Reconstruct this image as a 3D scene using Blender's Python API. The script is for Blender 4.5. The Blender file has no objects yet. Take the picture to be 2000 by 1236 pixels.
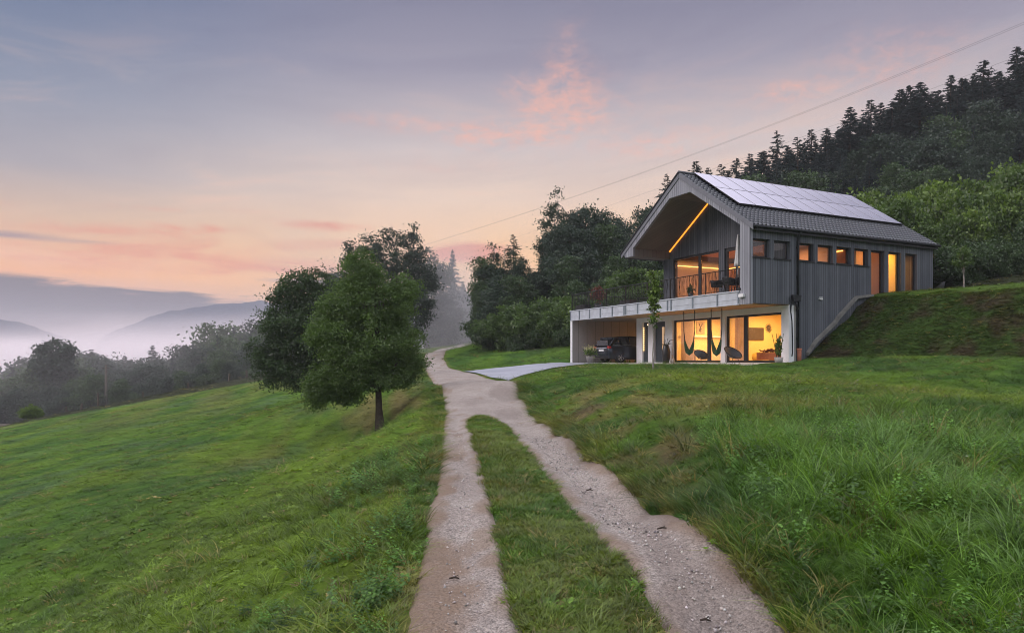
import bpy, bmesh, math, random
import numpy as np
from mathutils import Vector, Matrix
R = math.radians
random.seed(7)
C = bpy.context.scene.collection
sc = bpy.context.scene

# ------------------------------------------------------------------ camera
EYE, FPX, HOR = 0.15, 1390.0, 703.0
cam = bpy.data.cameras.new('camera')
cam.sensor_width = 36.0
cam.lens = 36.0 * FPX / 2000.0
cam.shift_y = (HOR - 618.0) / 2000.0
cam.clip_start, cam.clip_end = 0.1, 9000.0
camo = bpy.data.objects.new('camera', cam)
C.objects.link(camo)
camo.location = (0, 0, EYE)
camo.rotation_euler = (R(90), 0, 0)
sc.camera = camo
sc.view_settings.view_transform = 'Standard'
sc.view_settings.look = 'None'
sc.view_settings.gamma = 1.0
sc.view_settings.exposure = 0.0
sc.view_settings.use_curve_mapping = False
cy = sc.cycles
cy.use_denoising = True
try:
    cy.denoiser = 'OPENIMAGEDENOISE'
except Exception:
    pass
cy.denoising_input_passes = 'RGB_ALBEDO_NORMAL'
cy.denoising_prefilter = 'ACCURATE'
cy.filter_width = 1.0
cy.max_bounces = 7
cy.diffuse_bounces = 3
cy.glossy_bounces = 3
cy.transmission_bounces = 4
cy.transparent_max_bounces = 12
cy.volume_bounces = 4
cy.volume_step_rate = 1.0
cy.volume_max_steps = 128
cy.caustics_reflective = False
cy.caustics_refractive = False
cy.sample_clamp_indirect = 4.0

# ------------------------------------------------------------------ world: dusk sky
def lin(c):
    return [((v / 255.0) / 12.92) if v / 255.0 <= 0.04045 else (((v / 255.0) + 0.055) / 1.055) ** 2.4 for v in c]

W = bpy.data.worlds.new('World')
sc.world = W
W.use_nodes = True
wt = W.node_tree
wt.nodes.clear()

class NT:
    def __init__(s, t): s.t = t
    def n(s, k, **kw):
        x = s.t.nodes.new(k)
        for a, b in kw.items(): setattr(x, a, b)
        return x
    def l(s, a, b): s.t.links.new(a, b)
    def inp(s, sock, v):
        if isinstance(v, bpy.types.NodeSocket): s.l(v, sock)
        elif v is not None: sock.default_value = v
    def m(s, op, a, b=None, c=None, clamp=False):
        x = s.n('ShaderNodeMath', operation=op); x.use_clamp = clamp
        s.inp(x.inputs[0], a); s.inp(x.inputs[1], b)
        if c is not None: s.inp(x.inputs[2], c)
        return x.outputs[0]
    def mix(s, f, a, b, bt='MIX'):
        x = s.n('ShaderNodeMix', data_type='RGBA', blend_type=bt)
        s.inp(x.inputs[0], f)
        for k, v in ((6, a), (7, b)):
            if isinstance(v, (list, tuple)) and len(v) == 3: v = (*v, 1)
            s.inp(x.inputs[k], v)
        return x.outputs[2]
    def rng(s, v, a, b, c=0.0, d=1.0, smooth=False):
        x = s.n('ShaderNodeMapRange'); x.clamp = True
        if smooth: x.interpolation_type = 'SMOOTHSTEP'
        s.inp(x.inputs[0], v)
        for i, q in enumerate((a, b, c, d)): x.inputs[i + 1].default_value = q
        return x.outputs[0]
    def noise(s, vec, scale, detail=4, rough=0.5, dist=0.0):
        x = s.n('ShaderNodeTexNoise')
        if vec is not None: s.l(vec, x.inputs['Vector'])
        x.inputs['Scale'].default_value = scale; x.inputs['Detail'].default_value = detail
        x.inputs['Roughness'].default_value = rough; x.inputs['Distortion'].default_value = dist
        return x.outputs[0]
    def comb(s, x, y, z):
        c = s.n('ShaderNodeCombineXYZ')
        s.inp(c.inputs[0], x); s.inp(c.inputs[1], y); s.inp(c.inputs[2], z)
        return c.outputs[0]
    def ramp(s, v, stops):
        x = s.n('ShaderNodeValToRGB'); s.l(v, x.inputs[0])
        e = x.color_ramp.elements
        while len(e) < len(stops): e.new(0.5)
        for i, (p, c) in enumerate(stops):
            e[i].position = p; e[i].color = (*c, 1)
        return x.outputs[0]

w = NT(wt)
tc = w.n('ShaderNodeTexCoord')
sep = w.n('ShaderNodeSeparateXYZ'); w.l(tc.outputs['Generated'], sep.inputs[0])
X_, Y_, Z_ = sep.outputs
az = w.m('MULTIPLY', w.m('ARCTAN2', X_, Y_), 180 / math.pi)          # degrees, 0 = straight ahead, + right
el = w.m('MULTIPLY', w.m('ARCSINE', Z_), 180 / math.pi)
eln = w.m('DIVIDE', w.m('MAXIMUM', el, 0.0), 90.0)
def st(lst, g=1.0): return [(e / 90.0, [min(v * g * k, 1.0) for v in lin(c)]) for e, c, k in lst]
mid = w.ramp(eln, st([(0, (215, 170, 150), 1), (4.5, (255, 190, 118), 1), (8.5, (255, 203, 148), 1), (12.5, (238, 208, 186), 1),
                      (16.5, (208, 194, 192), 1), (22, (158, 152, 168), 1), (27.5, (127, 126, 149), 1), (36, (196, 190, 212), 1), (55, (215, 214, 220), 1), (90, (218, 220, 228), 1)]))
lef = w.ramp(eln, st([(0, (150, 140, 160), 1), (3.5, (176, 148, 160), 1), (6.0, (246, 170, 112), 1), (9.5, (218, 180, 150), 1),
                      (13, (172, 164, 168), 1), (18, (134, 141, 161), 1), (25, (96, 112, 145), 1), (36, (170, 176, 202), 1), (55, (215, 214, 220), 1), (90, (218, 220, 228), 1)]))
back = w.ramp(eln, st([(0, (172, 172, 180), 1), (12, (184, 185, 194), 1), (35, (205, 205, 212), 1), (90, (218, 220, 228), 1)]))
# how far left / behind
fl = w.rng(az, -38, -4, 1, 0, True)
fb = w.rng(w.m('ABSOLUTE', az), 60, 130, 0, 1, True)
sky = w.mix(fl, mid, lef)
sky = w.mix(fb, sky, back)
# high thin pink clouds and low dusk bands, placed by azimuth and elevation
cv = w.comb(w.m('MULTIPLY', az, 0.10), w.m('MULTIPLY', el, 0.42), 3.1)
cn = w.noise(cv, 1.6, 7, 0.62, 0.6)
cn2 = w.noise(w.comb(w.m('MULTIPLY', az, 0.05), w.m('MULTIPLY', el, 0.55), 8.7), 2.2, 6, 0.6, 0.4)
cn3 = w.noise(w.comb(w.m('MULTIPLY', az, 0.32), w.m('MULTIPLY', el, 0.62), 1.7), 1.9, 9, 0.62, 0.35)
def gauss(a0, e0, sa, se, tilt=0.0):
    da = w.m('SUBTRACT', az, a0)
    de = w.m('SUBTRACT', w.m('SUBTRACT', el, e0), w.m('MULTIPLY', da, tilt))
    a = w.m('POWER', w.m('DIVIDE', da, sa), 2.0)
    b = w.m('POWER', w.m('DIVIDE', de, se), 2.0)
    return w.m('EXPONENT', w.m('MULTIPLY', w.m('ADD', a, b), -1.0))
def add_cloud(sky, col, parts, nz, lo, hi, amt):
    tot = None
    for p in parts:
        g = w.m('MULTIPLY', gauss(*p[:5]), p[5])
        tot = g if tot is None else w.m('ADD', tot, g)
    # the edge of a cloud is where its mass no longer beats the noise
    f = w.m('MULTIPLY', w.m('MINIMUM', tot, 1.15), w.rng(nz, 0.28, 0.72, 0.0, 1.35))
    f = w.rng(f, lo, hi, 0, amt, True)
    return w.mix(f, sky, col)
pink = [(3.9, 20.2, 2.6, 1.7, 0.25, 1.0), (4.4, 18.9, 3.4, 1.1, 0.1, 1.0), (-3.6, 17.8, 6.5, 0.7, -0.06, 0.8), (-1.0, 17.2, 5.0, 0.6, 0.10, 0.75), (-9.5, 18.4, 2.2, 1.0, 0.0, .6), (-13, 18.0, 1.6, 0.9, 0.0, .5),
        (11.5, 16.4, 4.5, 0.9, 0.04, 0.6), (21.3, 19.4, 3.4, 0.8, -0.03, 0.9), (4.2, 23.0, 2.0, 3.0, 0.3, 0.6), (0.5, 21.2, 1.5, .8, .2, .7),
        (26.5, 21.0, 4.5, 2.2, 0.0, 0.5), (4, 19, 9, 3.5, 0.1, 0.42), (16, 16.5, 9, 3.0, 0, 0.36), (-8, 15, 9, 1.0, .03, .35), (30, 20, 5, 2, 0, .5)]
sky = add_cloud(sky, lin((250, 182, 158)), pink, cn3, 0.0, 1.8, 0.75)
rose = [(-14.8, 10.35, 4.6, 0.5, -0.02, 1.0), (-24, 9.6, 4.5, 0.45, 0.02, 0.8), (-26, 7.6, 9, 0.6, -0.03, 0.9), (-20, 8.4, 8, 0.5, 0.04, 0.7),
        (-33, 7.0, 6, 0.9, 0.0, 0.9), (-37, 9.8, 5, 0.7, 0, 0.6), (-20, 6.6, 10, 0.5, 0.02, 0.7), (-24, 10.9, 8, .35, .05, .6), (-30, 8.9, 9, .5, .03, .8), (-12, 9.2, 5, .4, .05, .7), (-16, 7.4, 6, .6, .05, .8)]
sky = add_cloud(sky, lin((228, 132, 102)), rose, cn, 0.15, 1.25, 0.75)
emb = [(-4.2, 8.35, 3.4, 0.75, 0.0, 1.2), (-2.6, 8.9, 3.0, 0.5, 0.0, 0.7)]
sky = add_cloud(sky, lin((226, 138, 116)), emb, cn, 0.05, 0.95, 0.85)
# faint uneven veil of high cloud over the whole sky
veil = w.noise(w.comb(w.m('MULTIPLY', az, 0.035), w.m('MULTIPLY', w.m('ADD', el, w.m('MULTIPLY', az, -0.06)), 0.16), 5.5), 1.6, 8, 0.6, 0.8)
sky = w.mix(w.rng(veil, 0.42, 0.72, 0, 0.42, True), sky, w.mix(1.0, sky, (0.80, 0.80, 0.86), 'MULTIPLY'))
sky = w.mix(w.m('MULTIPLY', w.rng(veil, 0.50, 0.30, 0, 0.30, True), w.rng(el, 24, 14, 0, 1)), sky, lin((252, 200, 170)))
# slate cloud bank low on the left: a wavy upper edge that sinks towards the centre
edge = w.m('ADD', w.m('MULTIPLY', w.m('ADD', az, 36.0), -0.070), w.m('ADD', 5.75, w.m('MULTIPLY', w.m('SUBTRACT', cn2, 0.5), 3.0)))
bank = w.m('MULTIPLY', w.rng(w.m('SUBTRACT', edge, el), -0.12, 0.5, 0, 1, True), w.rng(az, -20, -11.5, 1, 0, True))
bank = w.m('MULTIPLY', bank, w.rng(el, 0.5, 3.6, 0.45, 1.0))
sky = w.mix(w.m('MULTIPLY', bank, 0.93), sky, lin((56, 54, 80)))
streak = [(-15.5, 6.0, 4.2, 0.22, -0.03, 1.15), (-13.8, 5.3, 4.5, 0.3, 0.0, 1.1), (-36, 8.2, 6, 0.3, 0, 0.9)]
sky = add_cloud(sky, lin((132, 112, 130)), streak, cn2, 0.1, 0.9, 0.85)
nish = w.n('ShaderNodeTexSky', sky_type='NISHITA')
nish.sun_disc = False
nish.sun_elevation = R(3.0)
nish.sun_rotation = R(-75)
nish.altitude = 400
nish.ozone_density = 3.0
bg1 = w.n('ShaderNodeBackground'); w.l(nish.outputs[0], bg1.inputs[0]); bg1.inputs[1].default_value = 0.02
gain = w.m('ADD', 1.0, w.m('MULTIPLY', w.m('MAXIMUM', w.rng(el, 28.5, 44, 0, 1, True), w.m('MULTIPLY', fb, w.rng(el, 4, 22, 0, 1, True))), 1.25))  # sky above the view and behind boosted for ground light and panel reflections
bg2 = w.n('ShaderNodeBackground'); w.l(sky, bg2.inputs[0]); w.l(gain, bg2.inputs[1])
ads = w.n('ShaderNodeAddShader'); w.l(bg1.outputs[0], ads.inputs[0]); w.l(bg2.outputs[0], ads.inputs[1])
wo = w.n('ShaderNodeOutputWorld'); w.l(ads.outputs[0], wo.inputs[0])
W.cycles.sampling_method = 'MANUAL'
W.cycles.sample_map_resolution = 512

# soft afterglow from the sunset side (left of the camera)
sl = bpy.data.lights.new('sun', 'SUN')
sl.energy = 1.7
sl.angle = R(32)
sl.color = (1.0, 0.86, 0.82)
so = bpy.data.objects.new('sun', sl)
C.objects.link(so)
so.rotation_euler = Vector((0.86, 0.10, -0.52)).to_track_quat('-Z', 'Y').to_euler()

# ------------------------------------------------------------------ helpers
def at(px, py, d):
    return Vector(((px - 1000) / FPX * d, d, EYE + (HOR - py) / FPX * d))

def tagp(o, label=None, cat=None, group=None, kind=None):
    if label: o['label'] = label
    if cat: o['category'] = cat
    if group: o['group'] = group
    if kind: o['kind'] = kind
    return o

def empty(name, loc=(0, 0, 0), rz=0.0, label=None, cat=None, group=None):
    o = bpy.data.objects.new(name, None)
    C.objects.link(o)
    o.location = loc
    o.rotation_euler = (0, 0, rz)
    o.empty_display_size = 0.2
    return tagp(o, label, cat, group)

class MB:
    """collects shapes; build() links them as one mesh object"""
    def __init__(s): s.v = []; s.f = []; s.sm = []
    def add(s, vs, fs, smooth=False):
        n = len(s.v)
        s.v += [tuple(p) for p in vs]
        s.f += [tuple(i + n for i in f) for f in fs]
        s.sm += [smooth] * len(fs)
        return s
    def box(s, x0, x1, y0, y1, z0, z1, M=None):
        vs = [Vector(p) for p in ((x0, y0, z0), (x1, y0, z0), (x1, y1, z0), (x0, y1, z0), (x0, y0, z1), (x1, y0, z1), (x1, y1, z1), (x0, y1, z1))]
        if M: vs = [M @ p for p in vs]
        return s.add(vs, [(3, 2, 1, 0), (4, 5, 6, 7), (0, 1, 5, 4), (1, 2, 6, 5), (2, 3, 7, 6), (3, 0, 4, 7)])
    def prism(s, poly, axis, a0, a1, M=None):
        """poly: 2-D points in the other two axes; extruded along axis"""
        def P(p, a):
            if axis == 0: q = (a, p[0], p[1])
            elif axis == 1: q = (p[0], a, p[1])
            else: q = (p[0], p[1], a)
            q = Vector(q)
            return M @ q if M else q
        n = len(poly)
        vs = [P(p, a0) for p in poly] + [P(p, a1) for p in poly]
        fs = [tuple(range(n))[::-1], tuple(range(n, 2 * n))] + [(i, (i + 1) % n, n + (i + 1) % n, n + i) for i in range(n)]
        return s.add(vs, fs)
    def tube(s, pts, rad, seg=6, cap=True, smooth=True):
        pts = [Vector(p) for p in pts]
        if not hasattr(rad, '__len__'): rad = [rad] * len(pts)
        vs = []
        up = None
        for i, p in enumerate(pts):
            d = (pts[min(i + 1, len(pts) - 1)] - pts[max(i - 1, 0)])
            d = d.normalized() if d.length > 1e-9 else Vector((0, 0, 1))
            if up is None: up = d.orthogonal().normalized()
            else:
                up = up - d * up.dot(d)
                up = up.normalized() if up.length > 1e-6 else d.orthogonal().normalized()
            b = d.cross(up)
            for k in range(seg):
                a = 2 * math.pi * k / seg
                vs.append(p + (up * math.cos(a) + b * math.sin(a)) * rad[i])
        fs = []
        for i in range(len(pts) - 1):
            for k in range(seg):
                fs.append((i * seg + k, i * seg + (k + 1) % seg, (i + 1) * seg + (k + 1) % seg, (i + 1) * seg + k))
        if cap:
            fs.append(tuple(range(seg))[::-1])
            fs.append(tuple((len(pts) - 1) * seg + k for k in range(seg)))
        return s.add(vs, fs, smooth)
    def lathe(s, prof, c=(0, 0, 0), seg=20, M=None):
        vs = []
        for r, z in prof:
            for k in range(seg):
                a = 2 * math.pi * k / seg
                q = Vector((c[0] + r * math.cos(a), c[1] + r * math.sin(a), c[2] + z))
                vs.append(M @ q if M else q)
        fs = []
        for i in range(len(prof) - 1):
            for k in range(seg):
                fs.append((i * seg + k, i * seg + (k + 1) % seg, (i + 1) * seg + (k + 1) % seg, (i + 1) * seg + k))
        return s.add(vs, fs, True)
    def build(s, name, mat, parent=None, bevel=0):
        me = bpy.data.meshes.new(name)
        me.from_pydata(s.v, [], s.f)
        me.polygons.foreach_set('use_smooth', s.sm)
        if mat: me.materials.append(mat)
        me.update()
        o = bpy.data.objects.new(name, me)
        C.objects.link(o)
        if parent: o.parent = parent
        if bevel:
            b = o.modifiers.new('bevel', 'BEVEL'); b.width = bevel; b.segments = 2; b.limit_method = 'ANGLE'; b.angle_limit = R(50)
        return o

def np_mesh(name, verts, faces, mat, attrs=None, smooth=False, parent=None, link=True):
    me = bpy.data.meshes.new(name)
    nv, nf, k = len(verts), len(faces), faces.shape[1]
    me.vertices.add(nv); me.vertices.foreach_set('co', verts.astype(np.float32).ravel())
    me.loops.add(nf * k); me.loops.foreach_set('vertex_index', faces.astype(np.int32).ravel())
    me.polygons.add(nf)
    me.polygons.foreach_set('loop_start', np.arange(0, nf * k, k, dtype=np.int32))
    me.update(calc_edges=True)
    if smooth: me.polygons.foreach_set('use_smooth', np.ones(nf, bool))
    for nm, (dom, typ, arr) in (attrs or {}).items():
        a = me.attributes.new(nm, typ, dom)
        if typ == 'FLOAT_COLOR':
            if arr.shape[1] == 3: arr = np.hstack([arr, np.ones((len(arr), 1))])
            a.data.foreach_set('color', arr.astype(np.float32).ravel())
        elif typ == 'FLOAT_VECTOR': a.data.foreach_set('vector', arr.astype(np.float32).ravel())
        else: a.data.foreach_set('value', arr.astype(np.int32 if typ == 'INT' else np.float32).ravel())
    if mat: me.materials.append(mat)
    me.validate()
    if not link: return me
    o = bpy.data.objects.new(name, me)
    C.objects.link(o)
    if parent: o.parent = parent
    return o

def dup(root, loc=None, rz=None, scale=None, label=None, group=None):
    r = root.copy(); C.objects.link(r)
    if loc is not None: r.location = loc
    if rz is not None: r.rotation_euler = (0, 0, rz)
    if scale is not None: r.scale = (scale,) * 3 if not hasattr(scale, '__len__') else scale
    if label: r['label'] = label
    if group: r['group'] = group
    for ch in list(root.children):
        c = ch.copy(); C.objects.link(c); c.parent = r
        for g in ch.children:
            d = g.copy(); C.objects.link(d); d.parent = c
    return r

# 2-D value noise
def _h(ix, iy, seed):
    n = (ix.astype(np.int64) * 374761393 + iy.astype(np.int64) * 668265263 + seed * 1442695041) & 0xffffffff
    n = ((n ^ (n >> 13)) * 1274126177) & 0xffffffff
    return ((n ^ (n >> 16)) & 0xffff) / 65535.0
def vnoise(x, y, s, seed=0):
    x = x / s; y = y / s
    ix = np.floor(x); iy = np.floor(y); fx = x - ix; fy = y - iy
    fx = fx * fx * (3 - 2 * fx); fy = fy * fy * (3 - 2 * fy)
    a = _h(ix, iy, seed); b = _h(ix + 1, iy, seed); c = _h(ix, iy + 1, seed); d = _h(ix + 1, iy + 1, seed)
    return (a * (1 - fx) + b * fx) * (1 - fy) + (c * (1 - fx) + d * fx) * fy
def fbm(x, y, s, seed=0, o=3):
    t = 0; amp = 0.5; tot = 0
    for i in range(o):
        t = t + vnoise(x, y, s / 2 ** i, seed + i * 17) * amp; tot += amp; amp *= 0.5
    return t / tot
def sstep(a, b, x):
    t = np.clip((x - a) / (b - a), 0, 1)
    return t * t * (3 - 2 * t)

# ------------------------------------------------------------------ materials
def newmat(name):
    m = bpy.data.materials.new(name); m.use_nodes = True
    m.node_tree.nodes.clear()
    n = NT(m.node_tree)
    n.out = n.n('ShaderNodeOutputMaterial')
    return m, n
def princ(n, col, rough=0.6, metal=0.0, spec=0.5, normal=None, **kw):
    p = n.n('ShaderNodeBsdfPrincipled')
    if isinstance(col, (list, tuple)): col = (*col[:3], 1)
    n.inp(p.inputs['Base Color'], col)
    n.inp(p.inputs['Roughness'], rough)
    n.inp(p.inputs['Metallic'], metal)
    p.inputs['Specular IOR Level'].default_value = spec
    if normal: n.l(normal, p.inputs['Normal'])
    for k, v in kw.items(): n.inp(p.inputs[k.replace('_', ' ')], v)
    n.l(p.outputs[0], n.out.inputs[0])
    return p
def bump(n, h, strength=0.4, dist=0.02):
    b = n.n('ShaderNodeBump'); b.inputs['Strength'].default_value = strength; b.inputs['Distance'].default_value = dist
    n.l(h, b.inputs['Height'])
    return b.outputs[0]
def objc(n): return n.n('ShaderNodeTexCoord').outputs['Object']
def simple(name, col, rough=0.6, metal=0.0, spec=0.5, var=0.15, scale=6.0, bumps=0.0):
    m, n = newmat(name)
    nz = n.noise(objc(n), scale, 5, 0.6)
    a = [min(1, c * (1 - var)) for c in col]; b = [min(1, c * (1 + var)) for c in col]
    nrm = bump(n, n.noise(objc(n), scale * 6, 4), bumps, 0.01) if bumps else None
    princ(n, n.mix(n.rng(nz, 0.3, 0.7), a, b), rough, metal, spec, nrm)
    return m

def mat_boards(name, c0, c1, pitch=0.145, gap=0.06):
    m, n = newmat(name)
    tc = objc(n)
    s = n.n('ShaderNodeSeparateXYZ'); n.l(tc, s.inputs[0])
    u = n.m('DIVIDE', n.m('ADD', s.outputs[0], s.outputs[1]), pitch)
    fr = n.m('FRACT', u)
    wn = n.n('ShaderNodeTexWhiteNoise', noise_dimensions='1D'); n.l(n.m('FLOOR', u), wn.inputs['W'])
    grain = n.noise(n.comb(n.m('MULTIPLY', u, 2.2), n.m('MULTIPLY', s.outputs[1], 1.0), n.m('MULTIPLY', s.outputs[2], 0.7)), 3.0, 6, 0.65)
    big = n.noise(n.comb(s.outputs[0], s.outputs[1], n.m('MULTIPLY', s.outputs[2], .4)), 0.8, 4, 0.6)
    f = n.m('ADD', n.m('ADD', n.m('MULTIPLY', wn.outputs[0], 0.42), n.m('MULTIPLY', grain, 0.55)), n.m('MULTIPLY', n.m('SUBTRACT', big, .5), .8))
    col = n.mix(n.rng(f, 0.1, 0.95), c0, c1)
    g = n.m('LESS_THAN', n.m('MINIMUM', fr, n.m('SUBTRACT', 1.0, fr)), gap)
    col = n.mix(n.m('MULTIPLY', g, 0.85), col, [v * 0.12 for v in c0])
    h = n.m('ADD', n.m('MULTIPLY', n.m('SUBTRACT', 1.0, g), 1.0), n.m('MULTIPLY', grain, 0.15))
    princ(n, col, 0.75, 0, 0.3, bump(n, h, 0.7, 0.012))
    return m

M = {}
M['clad'] = mat_boards('grey_cladding', (0.050, 0.056, 0.071), (0.155, 0.165, 0.190))
M['clad_light'] = mat_boards('light_grey_cladding', (0.19, 0.195, 0.225), (0.36, 0.365, 0.41))
M['soffit'] = mat_boards('brown_soffit', (0.13, 0.112, 0.105), (0.20, 0.175, 0.16), 0.3, 0.015)
M['wood_soffit'] = mat_boards('timber_soffit', (0.42, 0.27, 0.15), (0.56, 0.38, 0.22), 0.2, 0.02)
M['plaster'] = simple('white_plaster', (0.80, 0.80, 0.83), 0.85, 0, 0.2, 0.07, 1.3, 0.15)
M['concrete'] = simple('grey_concrete', (0.30, 0.29, 0.28), 0.85, 0, 0.3, 0.18, 1.7, 0.25)
M['carport'] = mat_boards('carport_boards', (0.27, 0.25, 0.24), (0.38, 0.36, 0.345), 0.62, 0.012)
M['steel'] = simple('galvanised_steel', (0.46, 0.49, 0.54), 0.5, 0.15, 0.5, 0.16, 2.0, 0.1)
M['steel_dark'] = simple('fascia_post_steel', (0.20, 0.235, 0.27), 0.5, 0.3, 0.5, 0.15, 3.0)
M['black'] = simple('black_metal', (0.012, 0.012, 0.014), 0.45, 0.2, 0.5, 0.2)
M['frame'] = simple('window_frame', (0.014, 0.015, 0.018), 0.4, 0.1, 0.5, 0.2)
M['door'] = simple('anthracite_door', (0.035, 0.045, 0.058), 0.45, 0.0, 0.5, 0.12)
M['tile'] = simple('roof_tile', (0.022, 0.026, 0.038), 0.33, 0.0, 0.8, 0.3, 5.0, 0.2)
M['gutter'] = simple('gutter_metal', (0.02, 0.022, 0.028), 0.45, 0.4, 0.5, 0.2)
M['barge'] = simple('barge_board', (0.15, 0.155, 0.18), 0.6, 0.0, 0.4, 0.1)
M['cord'] = simple('black_cord', (0.015, 0.015, 0.017), 0.6)
M['shell'] = simple('grey_cord_shell', (0.07, 0.07, 0.08), 0.7)
M['net'] = simple('green_hammock_net', (0.03, 0.10, 0.055), 0.8)
M['terracotta'] = simple('terracotta', (0.36, 0.13, 0.08), 0.8, 0, 0.3, 0.2)
M['white'] = simple('white_paint', (0.75, 0.75, 0.76), 0.5)
M['linen'] = simple('off_white_cloth', (0.55, 0.55, 0.55), 0.9, 0, 0.1, 0.1, 8)
M['curtain'] = simple('cream_curtain', (0.66, 0.52, 0.38), 0.9, 0, 0.1, 0.08, 8)
M['inwall'] = simple('warm_interior_plaster', (0.82, 0.68, 0.36), 0.9, 0, 0.1, 0.05, 1.0)
M['inwhite'] = simple('interior_plaster', (0.72, 0.62, 0.52), 0.9, 0, 0.1, 0.05, 1.0)
M['infloor'] = simple('oak_floor', (0.42, 0.25, 0.12), 0.5, 0, 0.4, 0.2, 3)
M['inorange'] = simple('timber_interior', (0.62, 0.34, 0.14), 0.7, 0, 0.2, 0.15, 3)
M['sofa'] = simple('sofa_fabric', (0.55, 0.42, 0.13), 0.9, 0, 0.1, 0.1)
M['screen'] = simple('tv_screen', (0.10, 0.085, 0.09), 0.35, 0, 0.5, 0.1)
M['grey_art'] = simple('dark_grey_paint', (0.14, 0.11, 0.10), 0.6)
M['art'] = simple('art_paper', (0.50, 0.40, 0.28), 0.9)
M['orange_box'] = simple('orange_box_wood', (0.60, 0.22, 0.09), 0.7)
M['pot_dark'] = simple('dark_pot', (0.02, 0.02, 0.022), 0.35)
M['pot_stone'] = simple('stone_pot', (0.30, 0.28, 0.26), 0.8)
M['bark'] = simple('bark', (0.055, 0.042, 0.034), 0.9, 0, 0.2, 0.35, 7, 0.6)
M['bark_pale'] = simple('pale_bark', (0.24, 0.22, 0.20), 0.9, 0, 0.2, 0.3, 7, 0.4)
M['post'] = simple('weathered_post', (0.10, 0.085, 0.07), 0.9, 0, 0.2, 0.3, 8, 0.4)
M['tyre'] = simple('tyre_rubber', (0.015, 0.015, 0.015), 0.8)
M['rim'] = simple('alloy_rim', (0.45, 0.45, 0.47), 0.3, 0.8)
M['carpaint'] = simple('dark_car_paint', (0.035, 0.042, 0.055), 0.18, 0.5, 0.6, 0.05)
M['carglass'] = simple('car_glass', (0.01, 0.011, 0.013), 0.06, 0, 0.7, 0.05)
M['redlamp'] = simple('tail_lamp_red', (0.32, 0.02, 0.02), 0.2)
M['chrome'] = simple('chrome', (0.6, 0.62, 0.65), 0.2, 0.9)

def mat_glass(name, tint=(0.93, 0.93, 0.93), refl=1.0):
    m, n = newmat(name)
    t = n.n('ShaderNodeBsdfTransparent'); t.inputs[0].default_value = (*tint, 1)
    g = n.n('ShaderNodeBsdfGlossy'); g.inputs['Roughness'].default_value = 0.01; g.inputs[0].default_value = (.9, .93, 1, 1)
    lw = n.n('ShaderNodeLayerWeight'); lw.inputs[0].default_value = 0.5
    fr = n.m('ADD', n.m('MULTIPLY', n.m('POWER', lw.outputs['Facing'], 5.0), 0.9), 0.035)
    mx = n.n('ShaderNodeMixShader'); n.l(n.m('MULTIPLY', fr, refl), mx.inputs[0])
    n.l(t.outputs[0], mx.inputs[1]); n.l(g.outputs[0], mx.inputs[2]); n.l(mx.outputs[0], n.out.inputs[0])
    return m
M['glass'] = mat_glass('window_glass')

def mat_panel():
    m, n = newmat('solar_glass')
    tc = objc(n)
    nz = n.noise(tc, 0.5, 4, 0.5)
    princ(n, n.mix(nz, (0.58, 0.58, 0.64), (0.72, 0.71, 0.77)), n.rng(nz, 0.3, 0.7, 0.16, 0.28), 0.75, 1.0, None, Coat_Weight=1.0, Coat_Roughness=0.1, Coat_IOR=1.7)
    return m
M['panel'] = mat_panel()

def mat_leaf(name, c, trans=0.35, var=0.5, hue=0.0, rough=0.5):
    m, n = newmat(name)
    at_ = n.n('ShaderNodeAttribute', attribute_name='tint')
    oi = n.n('ShaderNodeObjectInfo')
    f = n.m('ADD', n.m('MULTIPLY', at_.outputs['Fac'], 0.75), n.m('MULTIPLY', oi.outputs['Random'], 0.25))
    lo = [v * (1 - var) for v in c]
    hi = [c[0] * (1 + var) + hue, c[1] * (1 + var * .9), c[2] * (1 + var * 0.5)]
    col = n.mix(f, lo, hi)
    d = n.n('ShaderNodeBsdfDiffuse'); n.l(col, d.inputs[0])
    t = n.n('ShaderNodeBsdfTranslucent'); n.l(n.mix(0.5, col, [c[0] * 1.6, c[1] * 1.6, c[2] * .6]), t.inputs[0])
    g = n.n('ShaderNodeBsdfGlossy'); g.inputs['Roughness'].default_value = rough; g.inputs[0].default_value = (1, 1, 1, 1)
    mx = n.n('ShaderNodeMixShader'); mx.inputs[0].default_value = trans
    n.l(d.outputs[0], mx.inputs[1]); n.l(t.outputs[0], mx.inputs[2])
    m2 = n.n('ShaderNodeMixShader'); m2.inputs[0].default_value = 0.035
    n.l(mx.outputs[0], m2.inputs[1]); n.l(g.outputs[0], m2.inputs[2])
    n.l(m2.outputs[0], n.out.inputs[0])
    return m
M['leaf_a'] = mat_leaf('pear_leaves', (0.068, 0.130, 0.030), 0.35, 0.5, 0.01)
M['leaf_b'] = mat_leaf('dark_leaves', (0.042, 0.080, 0.030), 0.25, 0.55)
M['leaf_c'] = mat_leaf('bright_leaves', (0.088, 0.165, 0.026), 0.3, 0.75, 0.02)
M['leaf_far'] = mat_leaf('woodland_leaves', (0.026, 0.052, 0.036), 0.22, 0.5, 0.004)
M['needle'] = mat_leaf('spruce_needles', (0.013, 0.029, 0.032), 0.10, 0.5)
M['leaf_red'] = mat_leaf('red_leaves', (0.12, 0.035, 0.03), 0.3, 0.4)
M['petal'] = mat_leaf('cream_petals', (0.55, 0.52, 0.30), 0.3, 0.3)

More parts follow.
